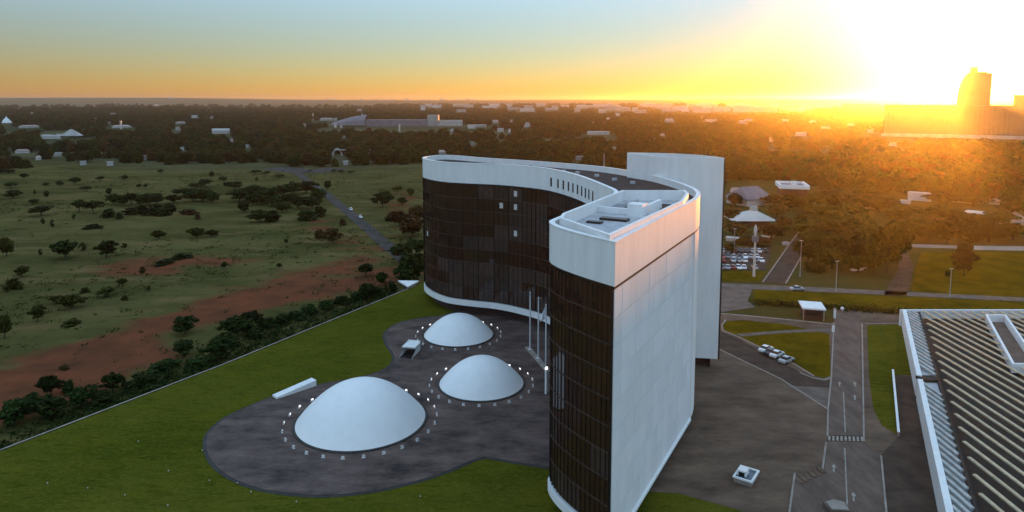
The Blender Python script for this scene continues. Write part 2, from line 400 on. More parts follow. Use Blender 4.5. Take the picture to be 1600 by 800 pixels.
def ground_mat():
    m = bpy.data.materials.new('savanna_ground'); m.use_nodes = True; N, L = nodes_of(m); b = N['Principled BSDF']
    b.inputs['Roughness'].default_value = 0.95; b.inputs['Specular IOR Level'].default_value = 0.0
    tc = N.new('ShaderNodeTexCoord')
    def nz(s, d=6, st=None):
        n = N.new('ShaderNodeTexNoise'); n.inputs['Scale'].default_value = s; n.inputs['Detail'].default_value = d+3; n.inputs['Roughness'].default_value = 0.66
        if st:
            mp = N.new('ShaderNodeMapping'); mp.inputs['Scale'].default_value = st; L.new(tc.outputs['Object'], mp.inputs[0]); L.new(mp.outputs[0], n.inputs['Vector'])
        else: L.new(tc.outputs['Object'], n.inputs['Vector'])
        return n.outputs[0]
    def rng(v, a, c, lo=0, hi=1):
        r = N.new('ShaderNodeMapRange'); r.inputs[1].default_value, r.inputs[2].default_value, r.inputs[3].default_value, r.inputs[4].default_value = a, c, lo, hi; L.new(v, r.inputs[0]); return r.outputs[0]
    def mix(f, a, c):
        x = N.new('ShaderNodeMix'); x.data_type = 'RGBA'; L.new(f, x.inputs[0])
        for s, q in ((6, a), (7, c)):
            if isinstance(q, tuple): x.inputs[s].default_value = (*q, 1)
            else: L.new(q, x.inputs[s])
        return x.outputs[2]
    def att(n): a = N.new('ShaderNodeAttribute'); a.attribute_name = n; return a.outputs['Fac']
    def math_(op, a, c):
        x = N.new('ShaderNodeMath'); x.operation = op
        for i, q in enumerate((a, c)):
            if isinstance(q, (int, float)): x.inputs[i].default_value = q
            else: L.new(q, x.inputs[i])
        return x.outputs[0]
    grass = mix(rng(nz(0.018, 8, (1, 1.6, 1)), 0.35, 0.65), (0.118,0.098,0.034), (0.046,0.046,0.014))
    grass = mix(rng(nz(0.05, 8, (0.6, 2.0, 1)), 0.52, 0.70), grass, (0.160,0.108,0.046))
    grass = mix(rng(nz(0.35, 4), 0.55, 0.75), grass, (0.026,0.032,0.009))
    rg = mix(rng(nz(0.03, 8, (0.5, 2.0, 1)), 0.35, 0.65), (0.085,0.062,0.020), (0.055,0.052,0.014))
    grass = mix(att('right_side'), grass, rg)
    s = rng(math_('ADD', att('soil'), math_('MULTIPLY', math_('SUBTRACT', nz(0.06, 9, (0.7, 1.6, 1)), 0.5), 1.5)), 0.36, 0.66)
    dirt = mix(rng(nz(0.12, 7), 0.35, 0.68), (0.178,0.058,0.028), (0.095,0.040,0.021))
    c = mix(s, grass, dirt)
    c = mix(att('wood'), c, mix(rng(nz(0.004, 6), 0.4, 0.6), (0.040,0.046,0.022), (0.085,0.080,0.045)))
    c = mix(att('field'), c, mix(rng(nz(0.01, 6), 0.4, 0.6), (0.085,0.080,0.038), (0.115,0.088,0.048)))  # colour of the clearings, also used as painted haze far left
    L.new(c, b.inputs['Base Color'])
    bp = N.new('ShaderNodeBump'); bp.inputs['Strength'].default_value = 0.5; bp.inputs['Distance'].default_value = 0.3
    L.new(nz(0.9, 5), bp.inputs['Height']); L.new(bp.outputs[0], b.inputs['Normal'])
    return m
me.materials.append(ground_mat())
tag(link('ground', me), kind='structure')
H0 = lambda x, y: float(height(np.array([x]), np.array([y]))[0])

def structure(name, geo, m, smooth=False):
    return tag(link(name, mesh_from(name, geo[0], geo[1], m, smooth)), kind='structure')

# ------------------------------------------------------------------ lawn, wall, plaza
structure('lawn', sheet(WALL + [(-12,250), (30,215), (30,130), (40,97), (60,84), (70,40), (60,-60), (-190,-60)], 0.0), M['lawn'])
wl_root = root('retaining_wall', (-63.4,145.1,-2.6), 'low pale retaining wall along the straight edge of the raised lawn', 'wall')
part('wall_face', strip([(x-0.16, y) for x, y in WALL], 0.3, -2.9, 0.10), M['rim'], wl_root)
part('coping', strip([(x-0.16, y) for x, y in WALL], 0.34, 0.10, 0.18), M['kerb'], wl_root)
PLAZA = catmull([(-18.98,179.06), (-25.5,176.36), (-29.9,172.21), (-31.54,164.91), (-29.46,156.89), (-26.82,150.38), (-26.48,145.09), (-28.68,140.49), 
    (-33.36,137.14), (-40.35,133.63), (-46.5,128.81), (-51.27,121.92), (-52.92,116.9), (-52.19,111.14), (-47.3,103.36), (-39.39,97.57), (-30.19,95.22), 
    (-22.32,95.88), (-15.57,98.43), (-10.52,101.48), (-6.71,104.72), (-4.49,106.11), ], 6) + [(5.38, 102.98), (11,103), (16,118), (20,140), (16,165), (2,181), (-12,186)]
structure('plaza_rim', prism(offset(ccw(PLAZA), 0.55), -0.02, 0.05), M['rim'])
structure('plaza', prism(PLAZA, 0.0, 0.12), M['plaza'])

# ------------------------------------------------------------------ forecourt, roads, lawns on the right
structure('forecourt', sheet([(20.2, 96.22), (24.65, 95.72), (31.89, 91.75), (35.55, 89.36)] + [(58,60), (66,40), (100,40)] + [(80.71, 123.24), (101.24, 165.84), (107.45, 182.97), (94.79, 185.87), (83.53, 173.23), (57.26, 181.28), (46.79, 187.06)] + [(38,165), (30,150), (33,125)], 0.006), M['forecourt'])
structure('service_lane', sheet([(51.97, 168.24), (55.35, 161.25), (62.85, 137.47), (66.41, 136.49), (59.75, 123.24), (56.17, 137.47), (48.26, 154.8)], 0.011), M['asphalt'])
structure('lane_kerb', strip([(47.91, 155.63), (56.17, 137.47), (59.63, 122.98)], 0.3, 0.0, 0.06), M['kerb'])
structure('pale_triangle_paving', sheet([(56.35, 133.94), (64.4, 133.01), (59.51, 123.24)], 0.016), M['pale_paving'])
road = structure('road', sheet([(89.59, 184.7), (96.53, 184.7), (59.84, 111.14), (60.4, 106.51), (51.85, 88.93), (38.22, 88.93), (43.88, 100.75), (49.14, 102.04), (53.94, 111.14)], 0.012), M['road'])
structure('ramp', sheet([(81.14, 139.81), (84.91, 138.13), (59.81, 88.93), (52.2, 88.93), (60.4, 106.51), (66.95, 112.93)], 0.010), M['asphalt'])
def kerb(px, w=0.28, h=0.13): return structure('kerb', strip(px, w, 0.0, h), M['kerb'])
kerb([(84.04, 173.23), (67.04, 138.13), (59.51, 123.24), (54.65, 112.93)])
kerb([(53.41, 110.71), (48.67, 101.67)])
kerb([(91.13, 172.72), (79.09, 148.83), (60.05, 111.14)])
kerb([(60.4, 106.31), (52.09, 89.36)])
kerb([(44.13, 101.12), (38.4, 89.36)])
kerb([(56.74, 181.28), (62.29, 179.61), (76.68, 174.78), (83.06, 172.21)], 0.5)
kerb([(67.04, 138.13), (64.96, 136.81), (63.0, 137.8), (61.45, 140.49)])
kerb([(63.71, 138.8), (62.26, 145.46), (55.79, 162.6), (53.3, 167.27), (54.18, 171.2), (56.61, 175.83)])
structure('triangular_lawn', sheet([(53.76,168.24), (54.5,171.7), (56.62,174.78), (61.02,175.83), (71.43,172.21), (79.02,164.91), (67.53,139.47), (65.41,137.8), (63.58,139.13), 
    (62.27,145.83), (55.94,163.06), ], 0.02), M['lawn_dry'])
structure('worn_path', sheet([(55.76, 164.91), (69.64, 167.75), (81.66, 169.21), (80.54, 166.79), (68.88, 165.84), (56.73, 163.06)], 0.024), M['pale_paving'])
structure('side_lawn', sheet([(91.93, 171.7), (101.17, 172.21), (85.5, 139.13), (80.55, 139.47), (66.99, 113.38), (66.21, 116.9), (68.07, 123.24), (74.97, 138.13)], 0.02), M['lawn'])
kerb([(91.96, 172.72), (101.62, 172.72)])
rw = root('ramp_wall', (82,128,0), 'low pale wall between the green side lawn and the dark ramp', 'wall')
part('wall_face', strip([(81.25, 140.49), (66.95, 112.93)], 0.3, 0.0, 0.75), M['kerb'], rw)
part('coping', strip([(81.25, 140.49), (66.95, 112.93)], 0.4, 0.75, 0.85), M['white'], rw)
cw = structure('crosswalk', sheet([(54.97, 113.38), (60.97, 113.15), (59.94, 110.92), (53.72, 111.14)], 0.016), M['asphalt'])
for k in range(9):
    a = Vector((54.67, 112.25)); b = Vector((60.18, 112.03)); q = a.lerp(b, k/8)
    o = link('stripe', mesh_from('stripe', *obox((q.x, q.y), (0.9, -0.43), 0.34, 1.7, 0.018, 0.021), M['paint']), cw)
def arrow(x, y, rz=-R(25.5)):
    v = [(-0.15,-1.6,0),(0.15,-1.6,0),(0.15,0.3,0),(0.5,0.3,0),(0,1.6,0),(-0.5,0.3,0),(-0.15,0.3,0)]
    return link('arrow', mesh_from('arrow', v, [(0,1,2,6),(3,4,5)], M['paint']), road, (x, y, 0.017), rz, (0.75, 0.8, 1))
for px in [(51.01, 102.79), (50.22, 94.9), (67.24, 134.88), (70.39, 134.88), (67.21, 128.52)]: arrow(*px)
for ln in ([(55.74, 108.99), (46.66, 89.36)], [(66.24, 131.18), (58.42, 114.3)]):
    link('lane_line', mesh_from('lane_line', *strip(ln, 0.16, 0.017, 0.017), M['paint']), road)
# pale path, green slope and hedge, boulevard and car park beyond
structure('cross_path', sheet([(61.38, 213.47), (99.16, 206.75), (154.23, 195.77), (151.3, 191.94), (96.86, 201.81), (59.7, 207.48)], 0.012), M['pale_paving'])
structure('grass_slope', sheet([(74.46, 205.32), (96.54, 201.12), (150.83, 191.32), (142.3, 180.16), (89.98, 187.06), (70.19, 193.2)], 0.012), M['lawn_dry'])
structure('paved_yard', sheet([(64.68, 207.48), (74.07, 205.32), (68.33, 193.2), (68.39, 187.06), (60.07, 183.55), (57.08, 182.41)], 0.012), M['pale_paving'])
structure('boulevard', sheet([(80.2, 213.47), (86.95, 211.94), (118.15, 268.34), (137.12, 308.31), (133.02, 308.31), (110.48, 268.34)], 0.014), M['asphalt'])
for ln in ([(80.2, 213.47), (110.48, 268.34), (133.02, 308.31)], [(86.95, 211.94), (118.15, 268.34), (137.12, 308.31)]): kerb(ln, 0.4)
structure('car_park', sheet([(76.05, 265.95), (102.93, 265.95), (86.8, 229.15), (65.76, 229.15)], 0.012), M['asphalt'])
structure('car_park_lawn', sheet([(65.27, 227.39), (86.16, 227.39), (79.25, 214.25), (62.03, 215.81)], 0.012), M['lawn_dry'])
structure('dirt_track', sheet([(110.52, 198.41), (116.61, 197.08), (139.76, 232.74), (157.02, 268.34), (154.46, 268.34), (133.4, 230.93)], 0.012), M['asphalt'])
structure('mown_field', sheet([(119.88, 199.76), (154.23, 195.77), (200.89, 256.81), (156.79, 256.81), (139.14, 230.93)], 0.008), M['lawn_dry'])

# ------------------------------------------------------------------ the curved building
ZT, ZB, ZG = 41.3, 36.0, 4.5
A = catmull([(-22.5,205.0), (-25.4,199.5), (-25.0,193.8), (-22.0,187.6), (-17.4,182.4), (-11,179.4), (-4.2,177.0), (2,172.9), (8,167.0), (12.0,159.0), (14.8,150.3), (16.8,140.5), (18.3,131.5), (18.95,127.0), (19.0,123.6), (18.3,120.2), (17.2,117.3)], 5)
S = [(16.6,116.0)] + catmull([(6.2,94.6), (5.55,93.0), (5.45,91.6), (5.8,89.8), (6.9,87.2), (9.2,83.4), (12.1,79.4)], 5)
FR = catmull([(30.7,113.7), (32.2,117.3), (33.5,121.8), (34.2,127), (34.0,134), (33.0,142), (30.6,152), (26.8,162), (21.5,171), (13.5,179), (4,187), (-8,196), (-16,203.5), (-20,206)], 5)
OUT = ccw(A + S[:1] + S[1:] + FR)
b = root('curved_building', (5,140,0), 'large curved S-plan building with dark brown glass walls and a white parapet band', 'building')
part('undercroft', prism(offset(OUT, -2.2), 0.0, 3.2), M['shade'], b)
part('core', prism(offset(OUT, -0.35), 3.0, ZB-0.1), M['dark_trim'], b)
part('shadow_gap', ring(offset(OUT, 0.12), offset(OUT, -0.6), ZB-0.45, ZB), M['dark_trim'], b)
part('parapet_band', ring(offset(OUT, 0.30), offset(OUT, -0.35), ZB, ZT), M['white'], b)
part('coping', ring(offset(OUT, 0.36), offset(OUT, -0.41), ZT, ZT+0.12), M['white'], b)
part('roof', prism(offset(OUT, -0.352), ZT-1.6, ZT-1.25), M['roof_dark'], b)
base_line = S[1:]
part('base_beam', join(strip(A[2:], 0.7, 2.7, ZG-0.3), strip(S[1:], 0.7, 2.9, ZG-0.5)), M['white'], b)
# floor slabs show as thin dark lines between the rows of panes
ROWS = 9; PH = (ZB-0.45-ZG)/ROWS
pane_me = {}
def pane(kind, w, h):
    k = (kind, round(w, 2), round(h, 2))
    if k not in pane_me:
        pane_me[k] = mesh_from('pane', *box(-w/2, -0.05, 0, w/2, 0.05, h), M[kind])
    return pane_me[k]
def facade(line, count, lit=()):
    cells = along(line, count=count)
    rr = random.Random(5)
    for r in range(ROWS):
        run = 0; kind = 'glass'
        for i, (x, y, tx, ty, w) in enumerate(cells):
            if run <= 0:
                run = rr.randint(2, 6); kind = 'glass2' if rr.random() < 0.30 else 'glass'
            run -= 1
            k = kind
            nrm = (ty, -tx)
            o = link('pane', pane(k, w-0.12, PH-0.28), b, (x-5-nrm[0]*0.02, y-140-nrm[1]*0.02, ZG + r*PH + 0.14), math.atan2(ty, tx) + rr.uniform(-0.006, 0.006))
            o.rotation_euler.x = rr.uniform(-0.004, 0.004)
            if (r, i) in lit: link('blind', pane('blind', 1.05, 1.45), b, (x-5+nrm[0]*0.03, y-140+nrm[1]*0.03, ZG + r*PH + 1.2), math.atan2(ty, tx))
    for i in range(1, len(cells)):
        pass
def mullions(line, count):
    g = []
    P2 = along(line, count=count)
    for (x, y, tx, ty, w) in P2:
        g.append(obox((x-tx*w/2+ty*0.06, y-ty*w/2-tx*0.06), (tx, ty), 0.06, 0.14, ZG, ZB-0.45))
    return join(*g)
facade(A[3:-2], 23, lit={(8,9),(7,8),(7,9),(5,9),(7,15),(7,16),(4,2)})
facade(S[3:], 9)
part('mullion', mullions(A[3:-2], 69), M['dark_trim'], b); part('mullion', mullions(S[3:], 18), M['dark_trim'], b)
for k in range(1, ROWS):
    zz = ZG + k*PH
    part('floor_line', join(strip([(x+0.0, y) for x, y in A[3:-2]], 0.24, zz-0.07, zz+0.07), strip(S[3:], 0.24, zz-0.07, zz+0.07)), M['bronze_dark'], b)
part('corner_trim', obox((12.02,79.55), (0.477,0.879), 0.5, 0.36, ZG-1.5, ZB), M['dark_trim'], b)
# slotted openings in the parapet band, on the inner curve
for px in [(7.69,162.99), (8.91,159.93), (9.95,157.31), (10.96,154.77), (11.94,152.31), (13.01,149.63), (14.04,147.04), (15.03,144.55), (15.99,142.13), 
    (17.02,139.53), ]:
    best = min(range(1, len(A)-1), key=lambda i: (A[i][0]-px[0])**2 + (A[i][1]-px[1])**2 if A[i][1] < 178 else 1e9)
    def seg(i): return Vector(A[i]), Vector(A[i+1])
    p0, p1 = Vector(A[best-1]), Vector(A[best+1]); e = (p1-p0).normalized(); t = max(0, min(1, (Vector(px)-p0).dot(e)/(p1-p0).length))
    q = p0.lerp(p1, t); nn = Vector((e.y, -e.x))
    part('slot_window', join(obox((q.x+nn.x*0.30, q.y+nn.y*0.30), (e.x, e.y), 0.62, 0.16, 37.2, 39.3)), M['dark_trim'], b)
# long white flank: panels with recessed joints, and the rounded end
c0, c1 = Vector((12.1,79.4)), Vector((30.7,113.7)); e = (c1-c0).normalized(); nrm = Vector((e.y, -e.x)); LW = (c1-c0).length
NC, NR = 14, 9; pw, ph = LW/NC, (ZB-0.45-3.0)/NR
pm = mesh_from('panel', *box(-pw/2+0.03, -0.12, 0.03, pw/2-0.03, 0.12, ph-0.03), M['panel'])
rr = random.Random(3)
for i in range(NC):
    for r in range(NR):
        q = c0 + e*(i+0.5)*pw + nrm*(0.02+rr.uniform(-0.012, 0.012)+(0.45 if False else 0))
        link('panel', pm, b, (q.x-5, q.y-140, 3.0+r*ph), math.atan2(e.y, e.x))
part('flank_backing', strip([c0 + e*0.3 - nrm*0.32, c1 - nrm*0.32], 0.35, 2.7, ZB-0.4), M['pole'], b)
part('flank_ledge', strip([c0 + nrm*0.2, c1 + nrm*0.2], 0.55, 2.6, 2.97), M['white'], b)
part('rounded_end', strip(FR[:26], 0.5, 2.6, ZB-0.45), M['white'], b)
part('rear_wall', strip(FR[26:] , 0.5, 2.6, ZB-0.45), M['white'], b)
# rooftop: inner parapet, plant roof, boxes, mast
IN = [(6.46, 91.88), (7.16, 95.48), (19.56, 120.27), (30.81, 120.27), (30.34, 116.21), (27.27, 107.47), (11.62, 79.81)]
IN = ccw(IN)
part('inner_parapet', ring(IN, offset(IN, -0.45), ZT-1.25, ZT+0.75), M['white'], b)
part('plant_roof', prism(offset(IN, -0.451), ZT-1.25, ZT-1.05), M['roof_pale'], b)
ux = (e.x, e.y)
def roofbox(name, c, lx, ly, z0, z1, m): return part(name, obox(c, ux, lx, ly, ZT-1.05+z0, ZT-1.05+z1), M[m], b)
roofbox('roof_box', (19.3,104.0), 2.4, 2.4, 0, 1.9, 'white')
roofbox('roof_upstand', (22.8,108.2), 6.5, 0.6, 0, 1.5, 'white')
roofbox('roof_upstand', (16.2,106.2), 0.6, 6.5, 0, 0.9, 'white')
roofbox('roof_well', (18.6,110.8), 7.0, 5.0, 0.002, 0.06, 'tint')
roofbox('roof_well', (25.4,112.4), 6.0, 3.0, 0.002, 0.08, 'roof_dark')
roofbox('roof_vent', (15.2,99.9), 1.6, 4.2, 0, 0.35, 'dark_trim')
roofbox('roof_vent', (12.0,97.6), 1.2, 2.2, 0, 0.3, 'dark_trim')
roofbox('roof_duct', (20.4,115.0), 5.0, 0.8, 0, 0.7, 'roof_pale')
for (x, y) in ((8,180), (13,170), (20,160), (23,152), (16,166), (5,183), (26,146)):
    part('roof_vent', box(x-0.5, y-0.5, ZT-1.25, x+0.5, y+0.5, ZT-0.75), M['roof_pale'], b)
part('mast', tube([(23,170,ZT-1.3), (23,170,ZT+3.4)], [0.14, 0.10]), M['pole'], b)

# ------------------------------------------------------------------ white tower behind
TW = catmull([(26.73, 158.01), (27.34, 157.25), (29.29, 153.52), (31.71, 148.24), (35.43, 144.92), (44.75, 143.31)], 5)
TB = catmull([(44.81, 143.95), (43.48, 148.24), (40.88, 152.61), (35.34, 156.67), (29.73, 158.21), (26.97, 158.59)], 5)
TO = ccw(TW + TB)
t = root('white_tower', (36,148,0), 'tall blank white tower standing behind the right end of the curved building', 'tower')
part('tower_wall', ring(TO, offset(TO, -0.5), 2.0, 45.8), M['white'], t)
part('tower_roof', prism(offset(TO, -0.502), 44.0, 44.3), M['roof_dark'], t)
part('tower_floor', prism(offset(TO, -0.502), 2.0, 2.4), M['shade'], t)
part('tower_core', prism(offset(TO, -1.6), 0.0, 2.0), M['shade'], t)
part('edge_trim', tube([(TW[-1][0]+0.1, TW[-1][1], 2.0), (TW[-1][0]+0.1, TW[-1][1], 45.6)], [0.18, 0.18]), M['dark_trim'], t)

# ------------------------------------------------------------------ domes and their floodlights
def floodlight(label, group):
    r = root('floodlight', (0,0,0), label, 'light', group)
    part('base', box(-0.42, -0.2, 0, 0.42, 0.2, 0.07), M['steel'], r, False)
    part('stem', box(-0.05, -0.05, 0.07, 0.05, 0.05, 0.3), M['pole'], r, False)
    v = [(-0.3,-0.16,0.28),(0.3,-0.16,0.28),(0.3,0.16,0.32),(-0.3,0.16,0.32),(-0.34,-0.02,0.72),(0.34,-0.02,0.72),(0.34,0.22,0.6),(-0.34,0.22,0.6)]
    part('housing', (v, [(3,2,1,0),(4,5,6,7),(0,1,5,4),(1,2,6,5),(3,0,4,7)]), M['steel'], r, False)
    part('lens', ([(-0.3,0.165,0.31),(0.3,0.165,0.31),(0.33,0.225,0.6),(-0.33,0.225,0.6)], [(3,2,1,0)]), M['lamp'], r, False)
    return r
def copy_tree(o):
    c = o.copy(); col.objects.link(c)
    for ch in o.children:
        d = ch.copy(); col.objects.link(d); d.parent = c
        for g in ch.children:
            q = g.copy(); col.objects.link(q); q.parent = d
    return c
proto = None
for (x, y, r, h, lab, ringlab) in ((-27.4,118.9,11.7,7.2,'largest smooth white dome, nearest on the paved plaza','small floodlight on the ring around the largest white dome'),
                                   (-6.25,134.9,8.75,5.5,'middle white dome of the three, beside the dark glass tower front','small floodlight on the ring around the middle white dome'),
                                   (-13.2,164.0,8.65,5.2,'farthest white dome of the three, below the curved glass facade','small floodlight on the ring around the farthest white dome')):
    d = root('dome', (x,y,0.12), lab, 'dome')
    prof = [(r*math.sin(a), h*(1-math.sin(a)**2.1)) for a in [math.pi/2*(1-k/26) for k in range(26)]] + [(0.02, h)]
    part('shell', lathe(prof, 96), M['dome'], d, False, True)
    part('base_ring', lathe([(r+0.28,0),(r+0.28,0.16),(r-0.1,0.2)], 96), M['rim'], d, False)
    n = 26 if r > 10 else 22
    for k in range(n):
        a = 2*math.pi*(k+0.5)/n; lr = r + (2.0 if r > 10 else 1.9)
        if proto is None: proto = o = floodlight(ringlab, 'ring lights')
        else: o = copy_tree(proto)
        o['label'] = ringlab; o['group'] = ringlab.replace('small floodlight', 'floodlights')
        o.scale = (0.72, 0.72, 0.72); o.location = (x+lr*math.cos(a), y+lr*math.sin(a), 0.12); o.rotation_euler = (0, 0, a+math.pi/2)

# ------------------------------------------------------------------ small things on the plaza and lawn
h = root('entrance_hatch', (-23.4,151,0.12), 'small white wedge-roofed hatch on the plaza beside the far dome', 'hatch', rz=R(-12))
v = [(-1.5,-3,0),(1.5,-3,0),(1.5,3,0),(-1.5,3,0),(-1.5,-2.6,0.35),(1.5,-2.6,0.35),(1.5,3,2.3),(-1.5,3,2.3)]
part('side_walls', ([*v], [(0,4,7,3),(1,2,6,5),(3,7,6,2)]), M['white'], h, False)
part('sloping_roof', box(-1.6,-0.6,1.7,1.6,3.1,1.95), M['white'], h, False)
part('stair_opening', ([(-1.45,-2.6,0.06),(1.45,-2.6,0.06),(1.45,2.9,0.06),(-1.45,2.9,0.06)], [(0,1,2,3)]), M['dark_trim'], h, False)
rp = root('ramp_canopy', (-43.4,131.2,0.12), 'long low white ramp canopy at the grassy edge of the plaza', 'canopy', rz=math.atan2(6.1, 5.8))
v = [(-4.3,-0.9,0),(4.3,-0.9,0),(4.3,0.9,0),(-4.3,0.9,0),(-4.3,-0.9,0.35),(4.3,-0.9,1.2),(4.3,0.9,1.2),(-4.3,0.9,0.35)]
part('canopy_top', (v, [(4,5,6,7),(2,3,7,6),(3,0,4,7),(1,2,6,5),(0,1,5,4)]), M['white'], rp, False)
part('opening', ([(4.32,-0.7,0.05),(4.32,0.7,0.05),(4.32,0.7,1.0),(4.32,-0.7,1.0)], [(0,1,2,3)]), M['dark_trim'], rp, False)
tr = root('corner_wedge', (-32.5,209,0), 'flat white triangular wedge at the far corner of the lawn', 'canopy')
part('slab', prism([(-36.2,212.3), (-29.6,212.0), (-32.0,205.2)], 0.5, 0.9), M['white'], tr)
part('footing', prism([(-34.2,211), (-31.2,210.8), (-32.2,207.6)], -2.5, 0.5), M['rim'], tr)
fp = None
for k, (x, y, hh, lab) in enumerate(((4.2,153.6,13.6,'grey flagpole without a flag, farthest of the three from the tower front'), (5.9,148.1,14.0,'middle grey flagpole of the three in front of the glass facade'), (7.3,142.2,14.2,'grey flagpole carrying the drooping white flag'))):
    q = root('flagpole', (x,y,0.12), lab, 'flagpole', 'flagpoles in front of the facade')
    part('foot', lathe([(0.5,0),(0.5,0.25),(0.2,0.4)], 12), M['steel'], q, False)
    part('shaft', tube([(0,0,0.3),(0,0,hh*0.5),(0,0,hh)], [0.20,0.17,0.11], 8), M['steel'], q, False, True)
    part('finial', lathe([(0.05,hh),(0.2,hh+0.12),(0.12,hh+0.3)], 8), M['steel'], q, False)
fv, ff = [], []
for i in range(7):
    for j in range(9):
        s = i/6; w = j/8
        fv.append((7.12-1.15*s*w**0.8-0.05, 142.2-0.25*math.sin(s*9+w*3)*w, 14.1-w*2.7+0.5*s*(1-w)-0.8*s))
for i in range(6):
    for j in range(8): ff.append((i*9+j, i*9+j+1, (i+1)*9+j+1, (i+1)*9+j))
fl = tag(link('flag', mesh_from('flag', fv, ff, M['flag'], True)), 'white flag hanging limp from the pole nearest the tower', 'flag')
sm = fl.modifiers.new('thick', 'SOLIDIFY'); sm.thickness = 0.03
pb = root('flagpole_plinth', (5.9,148.1,0.12), 'long low pale plinth under the flagpoles', 'plinth')
part('plinth', strip([(3.6,155.2), (7.9,140.4)], 1.2, 0.12, 0.34), M['kerb'], pb)
tm = root('totem', (6.8,130.0,0.12), 'slim white upright totem by the edge of the dark glass front', 'totem', rz=R(61))
part('shaft', box(-0.35,-0.18,0,0.35,0.18,5.0), M['white'], tm, False)
part('cap_lamp', box(-0.25,-0.15,5.0,0.25,0.15,5.4), M['lamp'], tm, False)
gl = None
for (x, y) in [(-51.4,107.94), (-46.27,98.96), (-41.69,98.26), (-38.74,95.88), (-53.89,101.67), (-49.4,92.51), (-56.99,95.06), (-70.55,98.26), (-63.65,110.92), 
    (-63.58,96.89), (-31.24,93.45), (-13.43,94.74), ]:
    if gl is None:
        gl = o = root('lawn_light', (0,0,0), 'tiny pale garden light standing in the lawn grass', 'light', 'garden lights in the lawn')
        part('stake', box(-0.05,-0.05,0,0.05,0.05,0.3), M['pole'], o, False); part('cap', lathe([(0.2,0.3),(0.22,0.42),(0.1,0.5)], 10), M['steel'], o, False)
    else: o = copy_tree(gl)
    o.location = (x, y, 0); o.scale = (0.45, 0.45, 0.45)
kx = root('kiosk', (36.0,99.6,0), 'small square white-rimmed rooflight box on the brown forecourt', 'kiosk', rz=math.atan2(-1.9, 2.7))
part('walls', box(-1.8,-2.5,0,1.8,2.5,0.9), M['kerb'], kx, False)
part('rim', join(box(-2,-2.7,0.9,2,-2.3,1.25), box(-2,2.3,0.9,2,2.7,1.25), box(-2,-2.3,0.9,-1.6,2.3,1.25), box(1.6,-2.3,0.9,2,2.3,1.25)), M['white'], kx, False)
part('glass_roof', box(-1.6,-2.3,0.9,1.6,2.3,0.98), M['tint'], kx, False)
part('head_box', join(box(-1.5,-1.2,0.98,0.3,1.0,2.1)), M['white'], kx, False)
part('door', box(-1.2,-1.225,0.98,0.0,-1.2,1.8), M['dark_trim'], kx, False)
kx.scale = (0.74, 0.74, 0.74)
st = root('steps', (46,100.5,0), 'short flight of brown steps between the forecourt and the road', 'steps')
for k in range(6):
    a = Vector((43.9,99.0)).lerp(Vector((48.6,101.9)), k/5)
    part('step', obox((a.x, a.y), (1, 0.1), 0.8, 1.6, 0.008, 0.10 + 0.07*(k % 2)), M['forecourt'], st)
pl = root('planter', (45.8,91.5,0), 'rough pale concrete block beside the road at the bottom edge', 'planter')
part('block', prism([(44.6,90.2), (47.4,90.0), (47.7,92.2), (46.4,93.0), (44.5,92.4)], 0.0, 0.8), M['pale_paving'], pl)
part('top_slab', prism([(44.9,90.4), (47.2,90.2), (47.4,92.0), (46.3,92.7), (44.8,92.1)], 0.8, 0.95), M['kerb'], pl)
# gatehouse
gh = root('gatehouse', (80.5,178.5,0), 'small gatehouse with a pale flat roof beside the entrance road', 'gatehouse', rz=R(-14))
part('roof', box(-2.9,-3.4,2.9,2.9,3.4,3.3), M['white'], gh, False)
part('wall', box(-2.3,-2.2,0,2.3,3.0,2.9), M['shade'], gh, False)
part('window', box(-1.9,-2.26,1.0,1.9,-2.2,2.4), M['car_glass'], gh, False)
for sx in (-2.5, 2.5): part('post', box(sx-0.12,-3.1,0,sx+0.12,-2.86,2.9), M['kerb'], gh, False)
gs = root('guard_post', (86.18, 177.43, 0), 'slim white guard post at the kerb by the gatehouse', 'post')
part('shaft', box(-0.25,-0.25,0,0.25,0.25,2.4), M['white'], gs, False); part('cap', box(-0.35,-0.35,2.4,0.35,0.35,2.6), M['kerb'], gs, False)
gs = root('guard_post', (80.63, 166.32, 0), 'slim white guard post at the corner of the triangular lawn', 'post')
part('shaft', box(-0.25,-0.25,0,0.25,0.25,1.9), M['white'], gs, False); part('cap', box(-0.35,-0.35,1.9,0.35,0.35,2.1), M['kerb'], gs, False)
gb = root('globe_bollard', (90.62, 182.41, 0), 'white globe bollard standing at the far end of the road', 'bollard')
part('post', tube([(0,0,0),(0,0,0.6)], [0.15,0.15]), M['pole'], gb, False); part('globe', lathe([(0.1,0.55),(0.4,0.8),(0.5,1.05),(0.4,1.35),(0.15,1.52)], 14), M['white'], gb, False, True)

# ------------------------------------------------------------------ garage with its slatted roof
ga = root('garage_building', (80,120,0), 'low garage building with a roof of long pale parallel slats', 'building')
ZR = 4.2; GD = Vector((-43.5,-86.3)).normalized()
W0 = Vector((100.4,170.8)); W1 = Vector((79.4,129.0)); W2 = Vector((78.5,127.2)); W3 = W2 + GD*75
def edge_x(y, off=0.0): return 100.4 - (170.8-y)*43.5/86.3 + off
part('outer_wall', strip([(W0.x+0.45, W0.y), (W1.x+0.45, W1.y)], 0.9, 0.0, ZR+0.1), M['white'], ga)
part('outer_wall', strip([(W2.x+0.45, W2.y), (W3.x+0.45, W3.y)], 0.9, 0.0, ZR+0.1), M['white'], ga)
part('end_wall', strip([(100.0,171.2), (160,171.2)], 0.6, 0.0, ZR+0.05), M['white'], ga)
part('roof_deck', sheet([(edge_x(170.9, 0.6), 170.9), (160,170.9), (160,40), (edge_x(40, 0.6), 40)], ZR-2.2), M['void'], ga)
